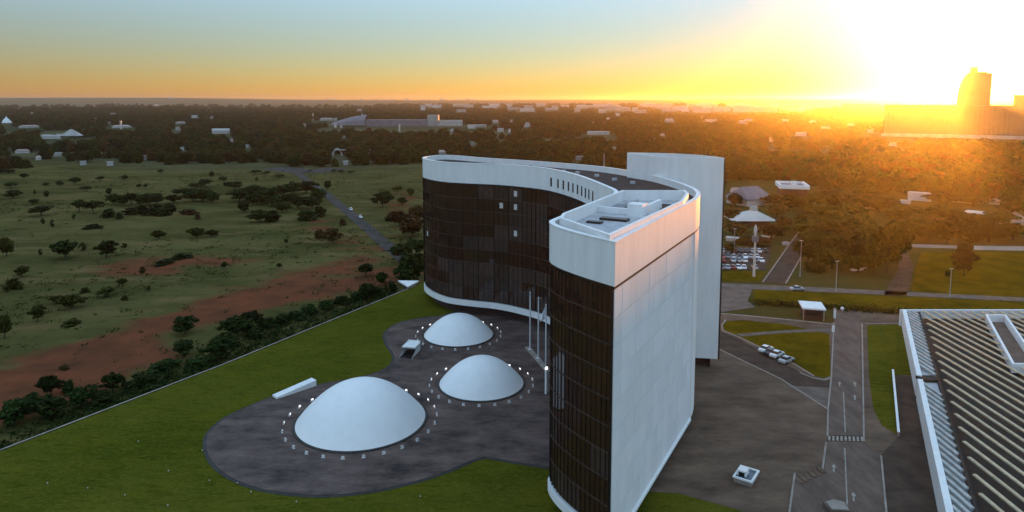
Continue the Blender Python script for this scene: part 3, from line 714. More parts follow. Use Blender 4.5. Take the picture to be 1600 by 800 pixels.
part('inner_beam', strip([(edge_x(170.5, 4.2), 170.5), (edge_x(45, 4.2), 45)], 0.5, ZR-1.4, ZR-0.25), M['void'], ga)
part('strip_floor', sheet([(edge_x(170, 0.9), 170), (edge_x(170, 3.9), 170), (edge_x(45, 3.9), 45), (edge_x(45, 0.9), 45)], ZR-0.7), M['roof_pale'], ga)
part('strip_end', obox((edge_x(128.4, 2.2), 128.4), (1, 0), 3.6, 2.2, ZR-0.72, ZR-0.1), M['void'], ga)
for k in range(46):
    x = 50.5 + 1.18*k; ya = 170.8 - (100.4-(x-1.0))*86.3/43.5; yb = 170.8 - (100.4-(x-3.7))*86.3/43.5
    y0, y1 = yb, min(ya, 170.2)
    if y1-y0 < 1: continue
    if y0 < 129.4 < y1 or y0 < 127.4 < y1: continue
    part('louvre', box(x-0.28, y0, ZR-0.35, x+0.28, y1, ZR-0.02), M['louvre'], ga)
COURT = ccw([(118.2,165.9), (123.4,165.9), (107.2,133.4), (101.6,133.9)])
def cut(x):
    """where a slat at this x crosses the sunken court"""
    ys = []
    for i in range(4):
        (xa, ya), (xb, yb) = COURT[i], COURT[(i+1) % 4]
        if (xa-x)*(xb-x) < 0: ys.append(ya + (yb-ya)*(x-xa)/(xb-xa))
    return (min(ys), max(ys)) if len(ys) == 2 else None
for k in range(34):
    x = 52.3 + 2.42*k; yt = min(170.4, 170.8 - (100.4-(x-5.3))*86.3/43.5)
    spans = [(48.0, yt)]
    cc = cut(x)
    if cc: spans = [(48.0, cc[0]-0.5), (cc[1]+0.5, yt)]
    for (ya, yb) in spans:
        if yb-ya < 2: continue
        part('slat', box(x-0.27, ya, ZR-0.20, x+0.27, yb, ZR+0.02), M['slat'], ga)
part('court_floor', sheet(offset(COURT, -0.2), ZR-1.3), M['pale_paving'], ga)
part('court_wall', ring(COURT, offset(COURT, -0.5), ZR-1.45, ZR+0.5), M['white'], ga)

# ------------------------------------------------------------------ cars
def car_proto(kind):
    L2, W2 = 2.15, 0.86
    low = []
    prof = [(-2.15,0.35),(-2.15,0.78),(-2.0,0.92),(-1.2,0.98),(0.75,0.98),(1.75,0.86),(2.1,0.70),(2.15,0.35)]
    n = len(prof); V = []
    for s, k in ((-1, 0.0), (1, 0.0)):
        for (x, z) in prof: V.append((x, s*(W2 - (0.10 if abs(x) > 1.9 else 0.0)), z))
    F = [tuple(range(n)), tuple(reversed(range(n, 2*n)))] + [(i, n+i, n+(i+1) % n, (i+1) % n) for i in range(n)]
    F = [tuple(reversed(f)) for f in F]
    roof = [(-1.25,0.96),(-0.85,1.42),(0.25,1.45),(0.95,0.98)]
    return (V, F), roof
def make_car(m, label, group, name='parked_car'):
    r = root(name, (0,0,0), label, 'car', group)
    (V, F), rf = car_proto(m)
    top = [(-0.95,0.6),(0.3,0.6)]
    bt = box(-0.86,-0.60,1.38,0.28,0.60,1.47)
    part('body', join((V, F), bt), M[m], r, False)
    cv = [(-1.3,-0.78,0.97),(0.98,-0.78,0.97),(0.98,0.78,0.97),(-1.3,0.78,0.97),(-0.86,-0.6,1.4),(0.28,-0.6,1.4),(0.28,0.6,1.4),(-0.86,0.6,1.4)]
    part('windows', (cv, [(0,1,5,4),(1,2,6,5),(2,3,7,6),(3,0,4,7)]), M['car_glass'], r, False)
    for sx in (-1.32, 1.32):
        for sy in (-0.8, 0.8):
            a = lathe([(0.31,-0.1),(0.31,0.1),(0.15,0.12)], 12)
            vv = [(sx+x, sy+z, 0.31+y) for x, y, z in a[0]]
            part('wheel', (vv, a[1]), M['tyre'], r, False)
    return r
GP = {m: None for m in ('car_white','car_silver','car_black','car_red','car_grey')}
def place_car(m, loc, rz, label, group):
    if GP[m] is None: GP[m] = o = make_car(m, label, group)
    else: o = copy_tree(GP[m])
    o['label'] = label; o['group'] = group; o.location = loc; o.rotation_euler = (0, 0, rz)
lane = math.atan2(-0.8, 0.6)
for (x, y), m, lab in zip([(58.9, 153.16), (59.33, 151.17), (60.2, 149.99), (61.01, 146.57)], ('car_white','car_black','car_white','car_silver'),
        ('white car at the far end of the short row beside the triangular lawn', 'black car squeezed between two white cars beside the triangular lawn', 'white car parked next to the silver one beside the triangular lawn', 'silver car at the near end of the short row by the triangular lawn')):
    place_car(m, (x, y, 0.01), R(40) + random.uniform(-0.05, 0.05), lab, 'cars parked by the triangular lawn')
CN = {'car_white':'white', 'car_silver':'silver', 'car_black':'black', 'car_red':'red', 'car_grey':'grey'}
rc = random.Random(12)
for row, (va, vb, xs) in enumerate((((71.56, 230.93), (86.58, 230.93), 8), ((74.67, 241.23), (90.8, 241.23), 8), ((76.48, 247.23), (93.48, 247.23), 8), ((79.38, 256.81), (98.0, 256.81), 8))):
    for k in range(xs):
        if rc.random() < 0.12: continue
        q = Vector(va).lerp(Vector(vb), (k+0.5)/xs); m = rc.choice(['car_white','car_white','car_silver','car_silver','car_black','car_grey','car_red'])
        place_car(m, (q.x, q.y, 0.014), R(80) + rc.uniform(-0.08, 0.08) + (math.pi if rc.random() < 0.5 else 0), '%s car in the packed car park behind the white tower' % CN[m], '%s cars in the far car park' % CN[m])
for (x, y), lab in zip([(-88.59, 370.87), (-77.92, 346.41)], ('white car farther up the road that crosses the grassland', 'white car nearer the curved building on the grassland road')):
    place_car('car_white', (x, y, H0(x, y)+0.25), R(112), lab, 'cars on the grassland road')
place_car('car_silver', (*(87.27, 203.9), 0.03), R(5), 'pale car on the path beyond the gatehouse', 'cars beyond the gatehouse')
for (x, y) in [(119.7, 230.03), (123.82, 235.5), (117.27, 227.39)]:
    place_car('car_white', (x, y, 0.0), R(20), 'white car under the dark trees beside the boulevard', 'cars under the trees')

# ------------------------------------------------------------------ roads on the left
def draped(line, w, dz):
    L2 = catmull(line, 8); P2 = [Vector(p) for p in L2]; V2, F2 = [], []
    for i, p in enumerate(P2):
        ee = (P2[min(i+1, len(P2)-1)] - P2[max(i-1, 0)]).normalized(); n = Vector((-ee.y, ee.x))*w/2
        for s in (-1, 1):
            q = p + n*s; V2.append((q.x, q.y, H0(q.x, q.y)+dz))
    for i in range(len(P2)-1): F2.append((2*i, 2*i+1, 2*i+3, 2*i+2))
    return V2, [tuple(reversed(f)) for f in F2]
structure('grassland_road', draped([(-38.01, 248.61), (-52.51, 281.16), (-76.19, 337.13), (-100.13, 391.57), (-124.6, 446.82), (-156.67, 515.68), (-183.55, 576.26)], 6.0, 0.12), M['far_road'])
structure('far_parking_area', draped([(-212.3, 609.23), (-173.77, 576.26), (-153.47, 603.48)], 26, 0.10), M['far_road'])

# ------------------------------------------------------------------ trees: tapered trunk with limbs, crown of leaf clumps
def crown_geo(seed, kind, clumps, leaves, size):
    """unit tree: crown about 1 wide, total height 1"""
    r = random.Random(seed); V, F = [], []; cl = []
    lo, hi, flat = {'round': (0.30, 0.98, 1.0), 'flat': (0.50, 0.98, 0.8), 'bush': (0.06, 0.97, 1.0), 'tall': (0.15, 1.0, 1.0)}[kind]
    for c in range(clumps):
        for _ in range(40):
            a = r.uniform(0, 6.283); q = r.random()**0.55; t = r.random()
            prof = {'round': math.sin(math.pi*(0.12+0.80*t))**0.7, 'flat': 0.55+0.45*math.sin(math.pi*(0.1+0.75*t)), 'bush': math.cos(math.pi/2*t*0.92)**0.6, 'tall': math.sin(math.pi*(0.1+0.85*t))**0.8}[kind]
            rad = 0.44*prof*q*(0.8+0.35*math.sin(a*2+seed)+0.15*math.sin(a*5+seed*2))
            p = Vector((rad*math.cos(a), rad*math.sin(a), lo+(hi-lo)*t*(0.92+0.08*math.sin(a*3+seed))))
            if all((p-o[0]).length > 0.085 for o in cl): break
        cs = r.uniform(0.08, 0.15); cl.append((p, cs))
        for l in range(leaves):
            d = Vector((r.gauss(0, 1), r.gauss(0, 1), r.gauss(0, 0.75))).normalized()
            pos = p + d*cs*r.random()**0.4
            nrm = (d + Vector((r.gauss(0, 0.5), r.gauss(0, 0.5), r.gauss(0, 0.5)+0.3))).normalized()
            u = nrm.orthogonal().normalized(); w = nrm.cross(u); ang = r.uniform(0, 6.28)
            u, w = u*math.cos(ang)+w*math.sin(ang), w*math.cos(ang)-u*math.sin(ang)
            s1 = size*r.uniform(0.6, 1.4); s2 = s1*r.uniform(0.45, 0.8); n = len(V)
            V += [tuple(pos-u*s1), tuple(pos-w*s2), tuple(pos+u*s1), tuple(pos+w*s2)]; F.append((n, n+1, n+2, n+3))
    return V, F, cl
def trunk_geo(seed, kind, cl):
    r = random.Random(seed+99); gs = []
    top = 0.55 if kind != 'bush' else 0.35
    lean = Vector((r.uniform(-0.06, 0.06), r.uniform(-0.06, 0.06), 0))
    gs.append(tube([(0,0,-0.03), lean*0.5+Vector((0,0,top*0.5)), lean+Vector((0,0,top))], [0.032, 0.024, 0.014], 6))
    for p, cs in r.sample(cl, min(6, len(cl))):
        b0 = lean*0.6+Vector((0,0,top*r.uniform(0.45, 0.9))); mid = (b0+p)/2 + Vector((0,0,-0.03))
        gs.append(tube([b0, mid, p], [0.014, 0.010, 0.004], 4))
    return join(*gs)
PROTO = {}
for kind, num, clumps, leaves, size in (('round', 4, 46, 34, 0.058), ('flat', 4, 40, 34, 0.056), ('bush', 4, 46, 30, 0.060), ('tall', 2, 26, 26, 0.065)):
    for i in range(num):
        V2, F2, cl = crown_geo(hash_seed := 17*i + {'round':1,'flat':3,'bush':5,'tall':9}[kind], kind, clumps, leaves, size)
        PROTO[kind, i] = ((V2, F2), trunk_geo(hash_seed, kind, cl))
TM = {}
def tree_meshes(kind, i, leaf):
    k = (kind, i, leaf)
    if k not in TM: TM[k] = mesh_from('crown', *PROTO[kind, i][0], M[leaf])
    t = ('trunk', kind, i)
    if t not in TM: TM[t] = mesh_from('trunk', *PROTO[kind, i][1], M['bark'], True)
    return TM[k], TM[t]
TREE_N = 0
def plant(x, y, w, h, kind, label, group, leaf='leaf', z=None):
    global TREE_N; TREE_N += 1
    i = TREE_N % (2 if kind == 'tall' else 4)
    r = root('bush' if kind == 'bush' else 'tree', (x, y, H0(x, y)-0.05 if z is None else z), label, 'bush' if kind == 'bush' else 'tree', group, random.uniform(0, 6.28))
    r.scale = (w*1.06, w*1.06, h)
    c, t = tree_meshes(kind, i, leaf); link('trunk', t, r); link('crown', c, r)
    return r
LAB = {
 'big': ('largest round dark tree standing alone on the open grass, with a wide bare-based crown', None, 'leaf_dark'),
 'big2': ('round dark tree on the open grass just beside the largest lone tree', None, 'leaf_dark'),
 'edge': ('olive tree on the grass at the very left edge, level with the largest lone tree', None, 'leaf'),
 'edge2': ('tall tree at the left edge of the picture where grass meets red soil', None, 'leaf'),
 'g0': ('small dark savanna tree on the far grass below the woodland', 'savanna trees on the far grass', 'leaf_dark'),
 'g1': ('thin shrubby tree on the middle grass around the lone round trees', 'thin trees on the middle grass', 'leaf'),
 'g2': ('small flat tree on the grass in front of the far parking area', 'trees by the far parking area', 'leaf_dark'),
 'g3': ('small dark tree alone on the smooth grass left of the grassland road', 'small lone trees by the road grass', 'leaf_dark'),
 'g4': ('shrubby tree on the grass patch between the red soil bands', 'trees between the red soil bands', 'leaf'),
 'g4b': ('widest bushy tree on the grass patch between the red soil bands', None, 'leaf'),
 'lean': ('wide flat dark tree with one side lower, apart at the left of the row', None, 'leaf_dark'),
 'pair': ('flat-topped dark tree of the close pair in the middle of the grass', 'close pair of flat-topped trees', 'leaf_dark'),
 'lowbush': ('long low dark bush on the grass below the pair of flat-topped trees', None, 'leaf_dark'),
 'row': ('dark tree in the long row across the middle of the grass', 'row of trees across the grass', 'leaf_dark'),
 'row2': ('low dark bush filling the foot of the long tree row', 'bushes below the tree row', 'leaf_dark'),
 'redbush': ('reddish brown bush at the end of the long tree row', 'reddish bushes', 'leaf_brown'),
 'rdl': ('dark tree in the grove left of the grassland road', 'grove left of the grassland road', 'leaf_dark'),
 'thin': ('open-crowned tree on the grass below the long tree row', 'open-crowned trees', 'leaf'),
 'soilbush': ('rounded dark bush on the upper red soil patch', 'bushes on the upper red soil', 'leaf_dark'),
 'rd1': ('rounded tree standing alone at the top of the grassland road', None, 'leaf_dark'),
 'rd2': ('large rounded tree on the strip between road and curved building', None, 'leaf_dark'),
 'rd3': ('small tree behind the large rounded tree beside the curved building', 'small trees near the curved building', 'leaf'),
 'brown': ('brownish tree close to the left end of the curved building', 'brownish trees by the building', 'leaf_brown'),
 'dry': ('dry brownish bush at the left verge of the grassland road', 'dry roadside bushes', 'leaf_brown'),
 'wing': ('dark dense tree tucked against the left end of the curved building', 'trees against the building end', 'leaf_dark'),
 'wing2': ('dark tree between the road end and the far corner of the lawn', 'trees by the far lawn corner', 'leaf_dark'),
 'soil1': ('small reddish tree standing alone on the upper red soil, nearer the left', None, 'leaf_brown'),
 'soil2': ('small dark tree alone on the upper red soil, nearer the road', None, 'leaf_dark'),
 'soil3': ('small flat bush on the wide red soil band', None, 'leaf_brown'),
 'hedge': ('dark shrub in the belt between red soil and lawn wall', 'shrub belt along the lawn wall', 'leaf_dark'),
 'rbig': ('big dark tree in the clump left of the dirt track', 'big tree clump by the dirt track', 'leaf'),
 'r2': ('solitary round tree in front of the long low white wall', None, 'leaf_brown'),
 'r3': ('tiny dark tree on the mown field beside a thin lamp post', None, 'leaf_dark'),
 'rband': ('tree in the belt just behind the long low white wall', 'trees behind the low white wall', 'leaf'),
 'rmid': ('broad tree in the grove right of the boulevard', 'grove right of the boulevard', 'leaf'),
 'rl': ('tree among the small buildings behind the car park', 'trees behind the car park', 'leaf_brown'),
 'rfar': ('tree among the houses beyond the grove', 'trees among the houses', 'leaf'),
}
TREES = [(-171.87,257.89,10.6,7.3,'round','big'), (-156.75,258.96,8.2,6.5,'round','big2'), (-172.67,270.2,2.6,4.0,'tall','g1'), 
    (-160.25,277.41,3.2,1.7,'bush','g1'), (-208.42,274.97,5.2,4.5,'round','edge'), (-185.23,263.35,2.3,2.4,'tall','g1'), 
    (-345.53,466.51,10.6,4.0,'flat','g0'), (-307.66,417.4,10.3,5.5,'round','g0'), (-376.79,524.17,5.9,4.3,'round','g0'), 
    (-420.98,561.06,5.3,4.1,'round','g0'), (-415.17,561.06,7.4,3.5,'round','g0'), (-308.65,437.57,2.5,2.8,'tall','g0'), 
    (-325.57,473.47,4.0,3.0,'flat','g0'), (-289.0,420.17,4.4,4.6,'round','g0'), (-313.43,469.96,5.8,4.7,'flat','g0'), 
    (-312.33,484.29,11.0,5.6,'flat','g0'), (-282.84,449.98,6.4,3.6,'flat','g0'), (-308.89,507.46,6.7,3.6,'flat','g0'), 
    (-257.16,431.61,5.3,4.7,'round','g0'), (-292.52,511.54,6.3,4.1,'flat','g0'), (-255.1,463.11,3.9,3.4,'flat','g0'), 
    (-250.72,463.11,3.9,3.4,'flat','g0'), (-278.73,394.01,6.0,3.1,'round','g0'), (-247.31,354.2,12.8,5.1,'flat','lean'), 
    (-229.8,330.05,2.5,3.4,'tall','g1'), (-219.44,321.6,2.4,3.9,'tall','g1'), (-223.99,344.51,2.3,2.9,'tall','g1'), 
    (-234.94,366.56,9.4,6.6,'flat','pair'), (-224.73,362.35,9.6,6.5,'flat','pair'), (-198.5,318.34,9.1,2.3,'bush','lowbush'), 
    (-231.34,394.01,6.7,5.3,'round','row'), (-223.75,389.15,6.6,5.3,'round','row'), (-220.29,391.57,7.0,5.7,'flat','row'), 
    (-212.87,386.77,6.6,5.6,'round','row'), (-210.65,391.57,7.0,5.7,'round','row'), (-206.2,391.57,6.7,5.7,'round','row'), 
    (-209.38,350.26,6.6,4.0,'bush','row2'), (-200.77,344.51,3.9,3.1,'bush','row2'), (-202.17,358.23,6.8,3.4,'bush','row2'), 
    (-198.61,362.35,6.9,3.8,'bush','row2'), (-189.9,356.21,7.4,3.7,'bush','row2'), (-182.8,354.2,6.7,3.7,'bush','row2'), 
    (-290.35,561.06,6.3,3.5,'flat','g0'), (-233.81,528.51,4.5,5.4,'round','g0'), (-213.77,473.47,8.9,4.6,'flat','row'), 
    (-214.61,459.76,7.0,3.6,'flat','row'), (-215.99,507.46,5.7,3.6,'round','g0'), (-206.23,425.81,11.3,4.4,'flat','row'), 
    (-199.46,398.98,6.8,4.3,'round','row'), (-184.76,404.07,10.7,6.4,'round','row'), (-176.42,398.98,5.3,5.5,'round','row'), 
    (-192.47,406.67,8.5,5.0,'round','row'), (-186.66,368.7,7.0,3.9,'bush','row2'), (-193.65,368.7,7.0,3.9,'bush','row2'), 
    (-172.55,360.28,10.9,2.9,'bush','redbush'), (-160.88,344.51,5.2,2.7,'bush','redbush'), (-185.89,453.2,10.3,5.2,'flat','rdl'), 
    (-163.98,406.67,10.0,6.1,'round','rdl'), (-162.46,422.97,12.0,6.3,'round','rdl'), (-145.59,401.51,12.2,7.1,'round','rdl'), 
    (-141.78,417.4,11.1,6.3,'flat','rdl'), (-142.33,437.57,9.1,5.4,'flat','rdl'), (-144.79,364.44,6.9,5.6,'round','rdl'), 
    (-125.14,335.33,8.9,5.3,'round','rdl'), (-120.35,338.95,8.4,4.7,'bush','rdl'), (-124.06,364.44,7.6,4.8,'round','rdl'), 
    (-148.34,391.57,8.9,5.5,'round','rdl'), (-135.56,386.77,8.8,4.7,'round','rdl'), (-209.73,556.17,10.5,3.3,'flat','g2'), 
    (-200.14,551.37,7.3,2.9,'flat','g2'), (-181.46,528.51,9.0,2.7,'flat','g2'), (-191.08,507.46,3.8,2.7,'round','g2'), 
    (-154.0,293.03,6.1,4.2,'round','thin'), (-138.54,295.8,7.9,4.7,'round','thin'), (-133.01,298.62,5.1,3.4,'round','thin'), 
    (-84.5,242.77,2.1,1.7,'round','g3'), (-95.85,285.01,2.4,2.0,'round','g3'), (-127.28,256.83,8.3,2.2,'bush','soilbush'), 
    (-128.74,247.61,7.1,2.1,'bush','soilbush'), (-125.12,459.76,7.4,6.2,'round','rd1'), (-139.72,434.57,10.7,7.0,'round','rdl'), 
    (-134.14,440.61,10.0,6.7,'round','rdl'), (-117.02,406.67,9.2,6.5,'round','rdl'), (-111.62,377.53,9.3,6.0,'round','rdl'), 
    (-119.49,377.53,8.6,6.1,'round','rdl'), (-103.52,340.78,8.4,4.8,'bush','rdl'), (-100.59,352.22,6.7,5.0,'bush','rdl'), 
    (-130.65,396.48,8.3,4.9,'round','rdl'), (-73.13,382.09,12.3,9.6,'round','rd2'), (-75.6,446.82,6.8,3.9,'flat','rd3'), 
    (-63.64,425.81,6.4,5.4,'round','rd3'), (-63.79,391.57,5.9,4.6,'round','rd3'), (-54.34,324.93,8.6,6.4,'round','brown'), 
    (-44.05,298.62,11.4,7.9,'round','brown'), (-46.66,338.95,7.7,6.7,'round','brown'), (-61.14,338.95,6.4,3.5,'bush','rd3'), 
    (-148.85,566.04,5.3,3.0,'flat','g2'), (-142.45,566.04,6.4,2.5,'flat','g2'), (-133.28,561.06,6.3,2.4,'flat','g2'), 
    (-76.3,285.01,8.1,6.6,'round','dry'), (-84.47,295.8,6.2,4.2,'bush','dry'), (-82.23,326.62,5.0,3.5,'bush','dry'), 
    (-41.66,250.61,8.1,5.7,'flat','wing'), (-37.09,258.96,8.4,5.9,'flat','wing'), (-31.7,223.48,8.6,8.5,'round','wing'), 
    (-35.36,219.51,5.9,5.1,'round','wing'), (-50.46,230.14,7.1,4.4,'flat','wing2'), (-44.73,204.21,7.1,4.6,'round','wing2'), 
    (-42.57,218.73,5.0,4.8,'round','wing2'), (-38.11,211.23,4.9,3.8,'bush','wing2'), (-41.47,205.58,5.9,3.5,'bush','wing2'), 
    (-128.08,231.86,2.2,3.2,'round','soil1'), (-103.67,240.88,2.3,2.7,'round','soil2'), (-127.72,218.73,3.1,2.5,'round','g4'), 
    (-115.93,212.69,1.8,1.7,'round','g4'), (-125.41,206.27,6.7,2.7,'flat','g4'), (-128.36,193.88,7.8,4.3,'round','g4b'), 
    (-130.43,182.32,4.6,4.5,'round','g4'), (-118.88,179.1,4.8,1.9,'bush','g4'), (-129.65,169.14,3.9,6.1,'round','edge2'), 
    (-168.8,230.14,5.7,3.6,'round','g4'), (-134.98,210.51,3.2,1.8,'bush','g4'), (-117.94,202.86,2.7,1.4,'bush','g4'), 
    (-101.22,149.1,2.9,1.1,'bush','soil3'), (-135.79,198.92,4.6,2.4,'round','g4'), (-160.27,214.17,5.8,3.8,'bush','g4'), 
    (-196.92,261.14,6.5,7.2,'round','g1'), ]
HEDGE = [(-85.22,172.99,7.4,5.5,'round','hedge'), (-78.0,156.86,6.4,4.4,'round','hedge'), (-69.36,154.45,7.2,5.8,'round','hedge'), 
    (-71.1,171.53,8.6,5.7,'round','hedge'), (-69.36,177.02,7.2,5.3,'round','hedge'), (-70.48,163.66,7.3,4.2,'bush','hedge'), 
    (-83.23,136.83,4.8,4.8,'round','hedge'), (-85.51,130.25,5.9,4.7,'round','hedge'), (-78.96,140.04,7.1,2.9,'bush','hedge'), 
    (-94.92,134.97,4.7,5.3,'round','hedge'), (-88.9,125.29,7.1,5.1,'round','hedge'), (-93.51,122.69,6.7,5.3,'round','hedge'), 
    (-78.18,147.63,8.6,2.9,'bush','hedge'), (-82.47,131.98,6.4,2.8,'bush','hedge'), (-71.13,149.47,6.7,2.9,'bush','hedge'), 
    (-94.75,128.56,5.5,3.9,'bush','hedge'), (-92.3,136.83,4.0,2.9,'bush','hedge'), (-65.26,177.02,6.2,3.6,'bush','hedge'), 
    (-62.56,180.16,6.3,3.3,'bush','hedge'), (-60.11,184.52,6.4,3.1,'bush','hedge'), (-57.18,189.09,6.2,3.2,'bush','hedge'), 
    (-54.1,193.88,6.3,3.3,'bush','hedge'), (-50.88,198.92,6.1,3.0,'bush','hedge'), (-47.26,201.53,5.8,3.5,'bush','hedge'), 
    (-65.4,169.14,6.5,3.4,'bush','hedge'), (-75.4,128.56,5.0,1.5,'bush','hedge'), (-74.69,136.83,5.3,1.6,'bush','hedge'), ]
RTREES = [(127.02,226.53,13.4,17.6,'round','rbig'), (120.45,222.28,8.5,12.4,'round','rbig'), (137.57,238.33,10.0,13.2,'round','rbig'), 
    (149.36,220.63,8.0,9.8,'round','r2'), (142.62,219.0,1.9,2.4,'round','r3'), (170.72,275.75,12.1,7.3,'round','rband'), 
    (175.44,270.76,11.4,8.2,'round','rband'), (182.05,267.14,10.2,7.1,'round','rband'), (169.52,283.57,10.8,7.6,'round','rband'), 
    (195.67,275.75,11.6,6.2,'round','rband'), (208.2,279.61,11.7,6.3,'round','rband'), (122.34,273.23,15.6,8.5,'round','rmid'), 
    (126.0,259.04,13.8,9.1,'round','rmid'), (143.57,308.31,17.6,9.1,'round','rmid'), (143.07,283.57,13.5,9.0,'round','rmid'), 
    (127.62,245.2,9.4,6.5,'round','rmid'), (106.9,242.21,7.9,6.5,'round','rmid'), (110.43,230.93,8.8,6.1,'round','rmid'), 
    (117.05,226.53,7.8,4.7,'round','rmid'), (116.86,252.47,12.0,7.5,'round','rmid'), (119.85,242.21,10.6,7.3,'round','rmid'), 
    (102.96,226.53,6.5,3.9,'bush','rmid'), (135.78,279.61,13.3,8.4,'round','rmid'), (137.05,261.3,11.5,9.4,'round','rmid'), 
    (127.77,293.27,11.2,7.2,'round','rmid'), (159.29,316.41,15.0,8.3,'round','rmid'), (104.16,319.77,9.1,6.2,'round','rl'), 
    (95.36,286.28,9.3,5.5,'round','rl'), (109.33,283.57,7.6,5.0,'round','rl'), (131.51,333.93,8.9,5.9,'round','rl'), (99.3,267.14,7.6,3.1,'round','rl'), 
    (122.23,370.79,9.1,5.9,'round','rl'), (120.29,297.63,7.4,5.9,'round','rl'), (82.95,255.71,3.9,3.2,'round','rl'), (94.17,270.76,6.2,3.3,'bush','rl'), 
    (142.26,370.79,8.4,5.3,'round','rl'), (186.65,324.94,12.3,6.2,'round','rfar'), (192.68,353.47,14.7,6.7,'round','rfar'), 
    (180.95,353.47,14.7,7.4,'round','rfar'), (172.51,364.1,15.9,7.6,'round','rfar'), (157.5,353.47,13.4,8.1,'round','rfar'), 
    (241.76,375.38,15.6,6.5,'round','rfar'), (252.9,370.79,14.0,6.5,'round','rfar'), (226.09,313.12,11.9,5.4,'round','rfar'), 
    (257.33,343.43,13.0,6.0,'round','rfar'), (147.44,353.47,10.1,7.6,'round','rfar'), (203.61,324.94,13.6,6.8,'round','rfar'), 
    (205.1,308.31,12.9,6.4,'round','rfar'), (212.16,303.64,11.5,5.2,'round','rfar'), ]
ORD = 'first second third fourth fifth sixth seventh eighth ninth tenth eleventh twelfth thirteenth fourteenth fifteenth sixteenth seventeenth eighteenth nineteenth twentieth'.split() + ['twenty-' + q for q in 'first second third fourth fifth sixth seventh eighth ninth'.split()] + ['thirtieth']
def ordinals(pairs, most=30):
    same = {}
    for a_, r in pairs: same.setdefault(r['label'], []).append((a_, r))
    for lab, rs in same.items():
        if 1 < len(rs) <= most and len(lab.split()) < 14:
            for i, (a_, r) in enumerate(sorted(rs, key=lambda q: q[0])): r['label'] = ORD[i] + ' from left, ' + lab
planted = []
for (x, y, w, h, kind, k) in TREES + HEDGE + RTREES:
    lab, grp, leaf = LAB[k]
    if k in ('row', 'row2', 'rdl', 'rmid', 'rband', 'rfar', 'rl', 'wing', 'brown'): w, h = w*1.36, h*1.2
    if k == 'hedge' and kind == 'bush': lab = lab.replace('dark shrub', 'low spreading bush')
    elif kind == 'bush' and 'bush' not in lab: lab = lab.replace('tree', 'bush', 1)
    if grp and kind == 'bush' and 'bush' not in grp: grp = 'bushes among the ' + grp
    planted.append((x/y, plant(x, y, w, h*(0.85 if k == 'hedge' else 1), kind, lab, grp, leaf)))
ordinals(planted, 20)

# low undergrowth in the belt below the wall: one mass
def scatter_leaves(name, pts, hgt, size, leaf, kind_='stuff'):
    r = random.Random(31); V2, F2 = [], []
    for (x, y, s) in pts:
        z0 = H0(x, y)
        for k in range(12):
            px, py, pz = x+r.gauss(0, 0.6*s), y+r.gauss(0, 0.6*s), z0 + abs(r.gauss(0, 0.5))*hgt*s
            n = Vector((r.gauss(0,1), r.gauss(0,1), r.gauss(0,1)+0.6)).normalized(); u = n.orthogonal().normalized(); w = n.cross(u); q = size*r.uniform(0.6,1.4)
            m0 = len(V2); V2 += [(px-u.x*q,py-u.y*q,pz-u.z*q),(px-w.x*q*.6,py-w.y*q*.6,pz-w.z*q*.6),(px+u.x*q,py+u.y*q,pz+u.z*q),(px+w.x*q*.6,py+w.y*q*.6,pz+w.z*q*.6)]; F2.append((m0,m0+1,m0+2,m0+3))
    return tag(link(name, mesh_from(name, V2, F2, M[leaf])), kind=kind_)
ru = random.Random(8); pts = []
for _ in range(1100):
    t = ru.random()**1.0; x = -98 + t*66; y0 = 108 + (x+85)*101/55; d = abs(ru.gauss(0, 1))*(5+3*ru.random())+1.5
    pts.append((x-d*0.88, y0+d*0.48, ru.uniform(0.6, 1.5)))
scatter_leaves('undergrowth', pts, 1.2, 0.32, 'leaf_dark')
# grass tufts over the savanna break up the flat ground
pts = []
for _ in range(2600):
    y = 150 + 480*ru.random(); x = -20 - (0.80*y+20)*ru.random()
    if float(wob(np.array([x]), np.array([y]), 0.03, 9)[0]) + ru.gauss(0, 0.3) > 0.1 and x < -85+(y-108)*55/101-12: pts.append((x, y, ru.uniform(0.5, 1.3)))
scatter_leaves('grass_tufts', pts, 0.25, 0.16, 'leaf_grass')
rs2 = random.Random(19); pts = []
while len(pts) < 1500:
    y = 150 + 470*rs2.random(); x = -15 - (0.80*y+20)*rs2.random()
    if float(wob(np.array([x]), np.array([y]), 0.022, 15)[0]) + rs2.gauss(0, 0.35) > 0.35 and x < -85+(y-108)*55/101-12: pts.append((x, y, rs2.uniform(0.6, 2.0)))
scatter_leaves('scrub', pts, 0.5, 0.30, 'leaf')
hp = []
HL = along(catmull([(70.04, 190.7), (89.43, 185.87), (113.13, 180.72), (140.21, 177.43)], 6), step=0.8)
for (x, y, tx, ty, w) in HL:
    for k in range(5): hp.append((x+ru.gauss(0, 0.5), y+ru.gauss(0, 0.9), 1.0))
hd = scatter_leaves('hedge', hp, 1.1, 0.30, 'leaf', None)
tag(hd, 'long dark hedge running along the foot of the grass slope', 'hedge')

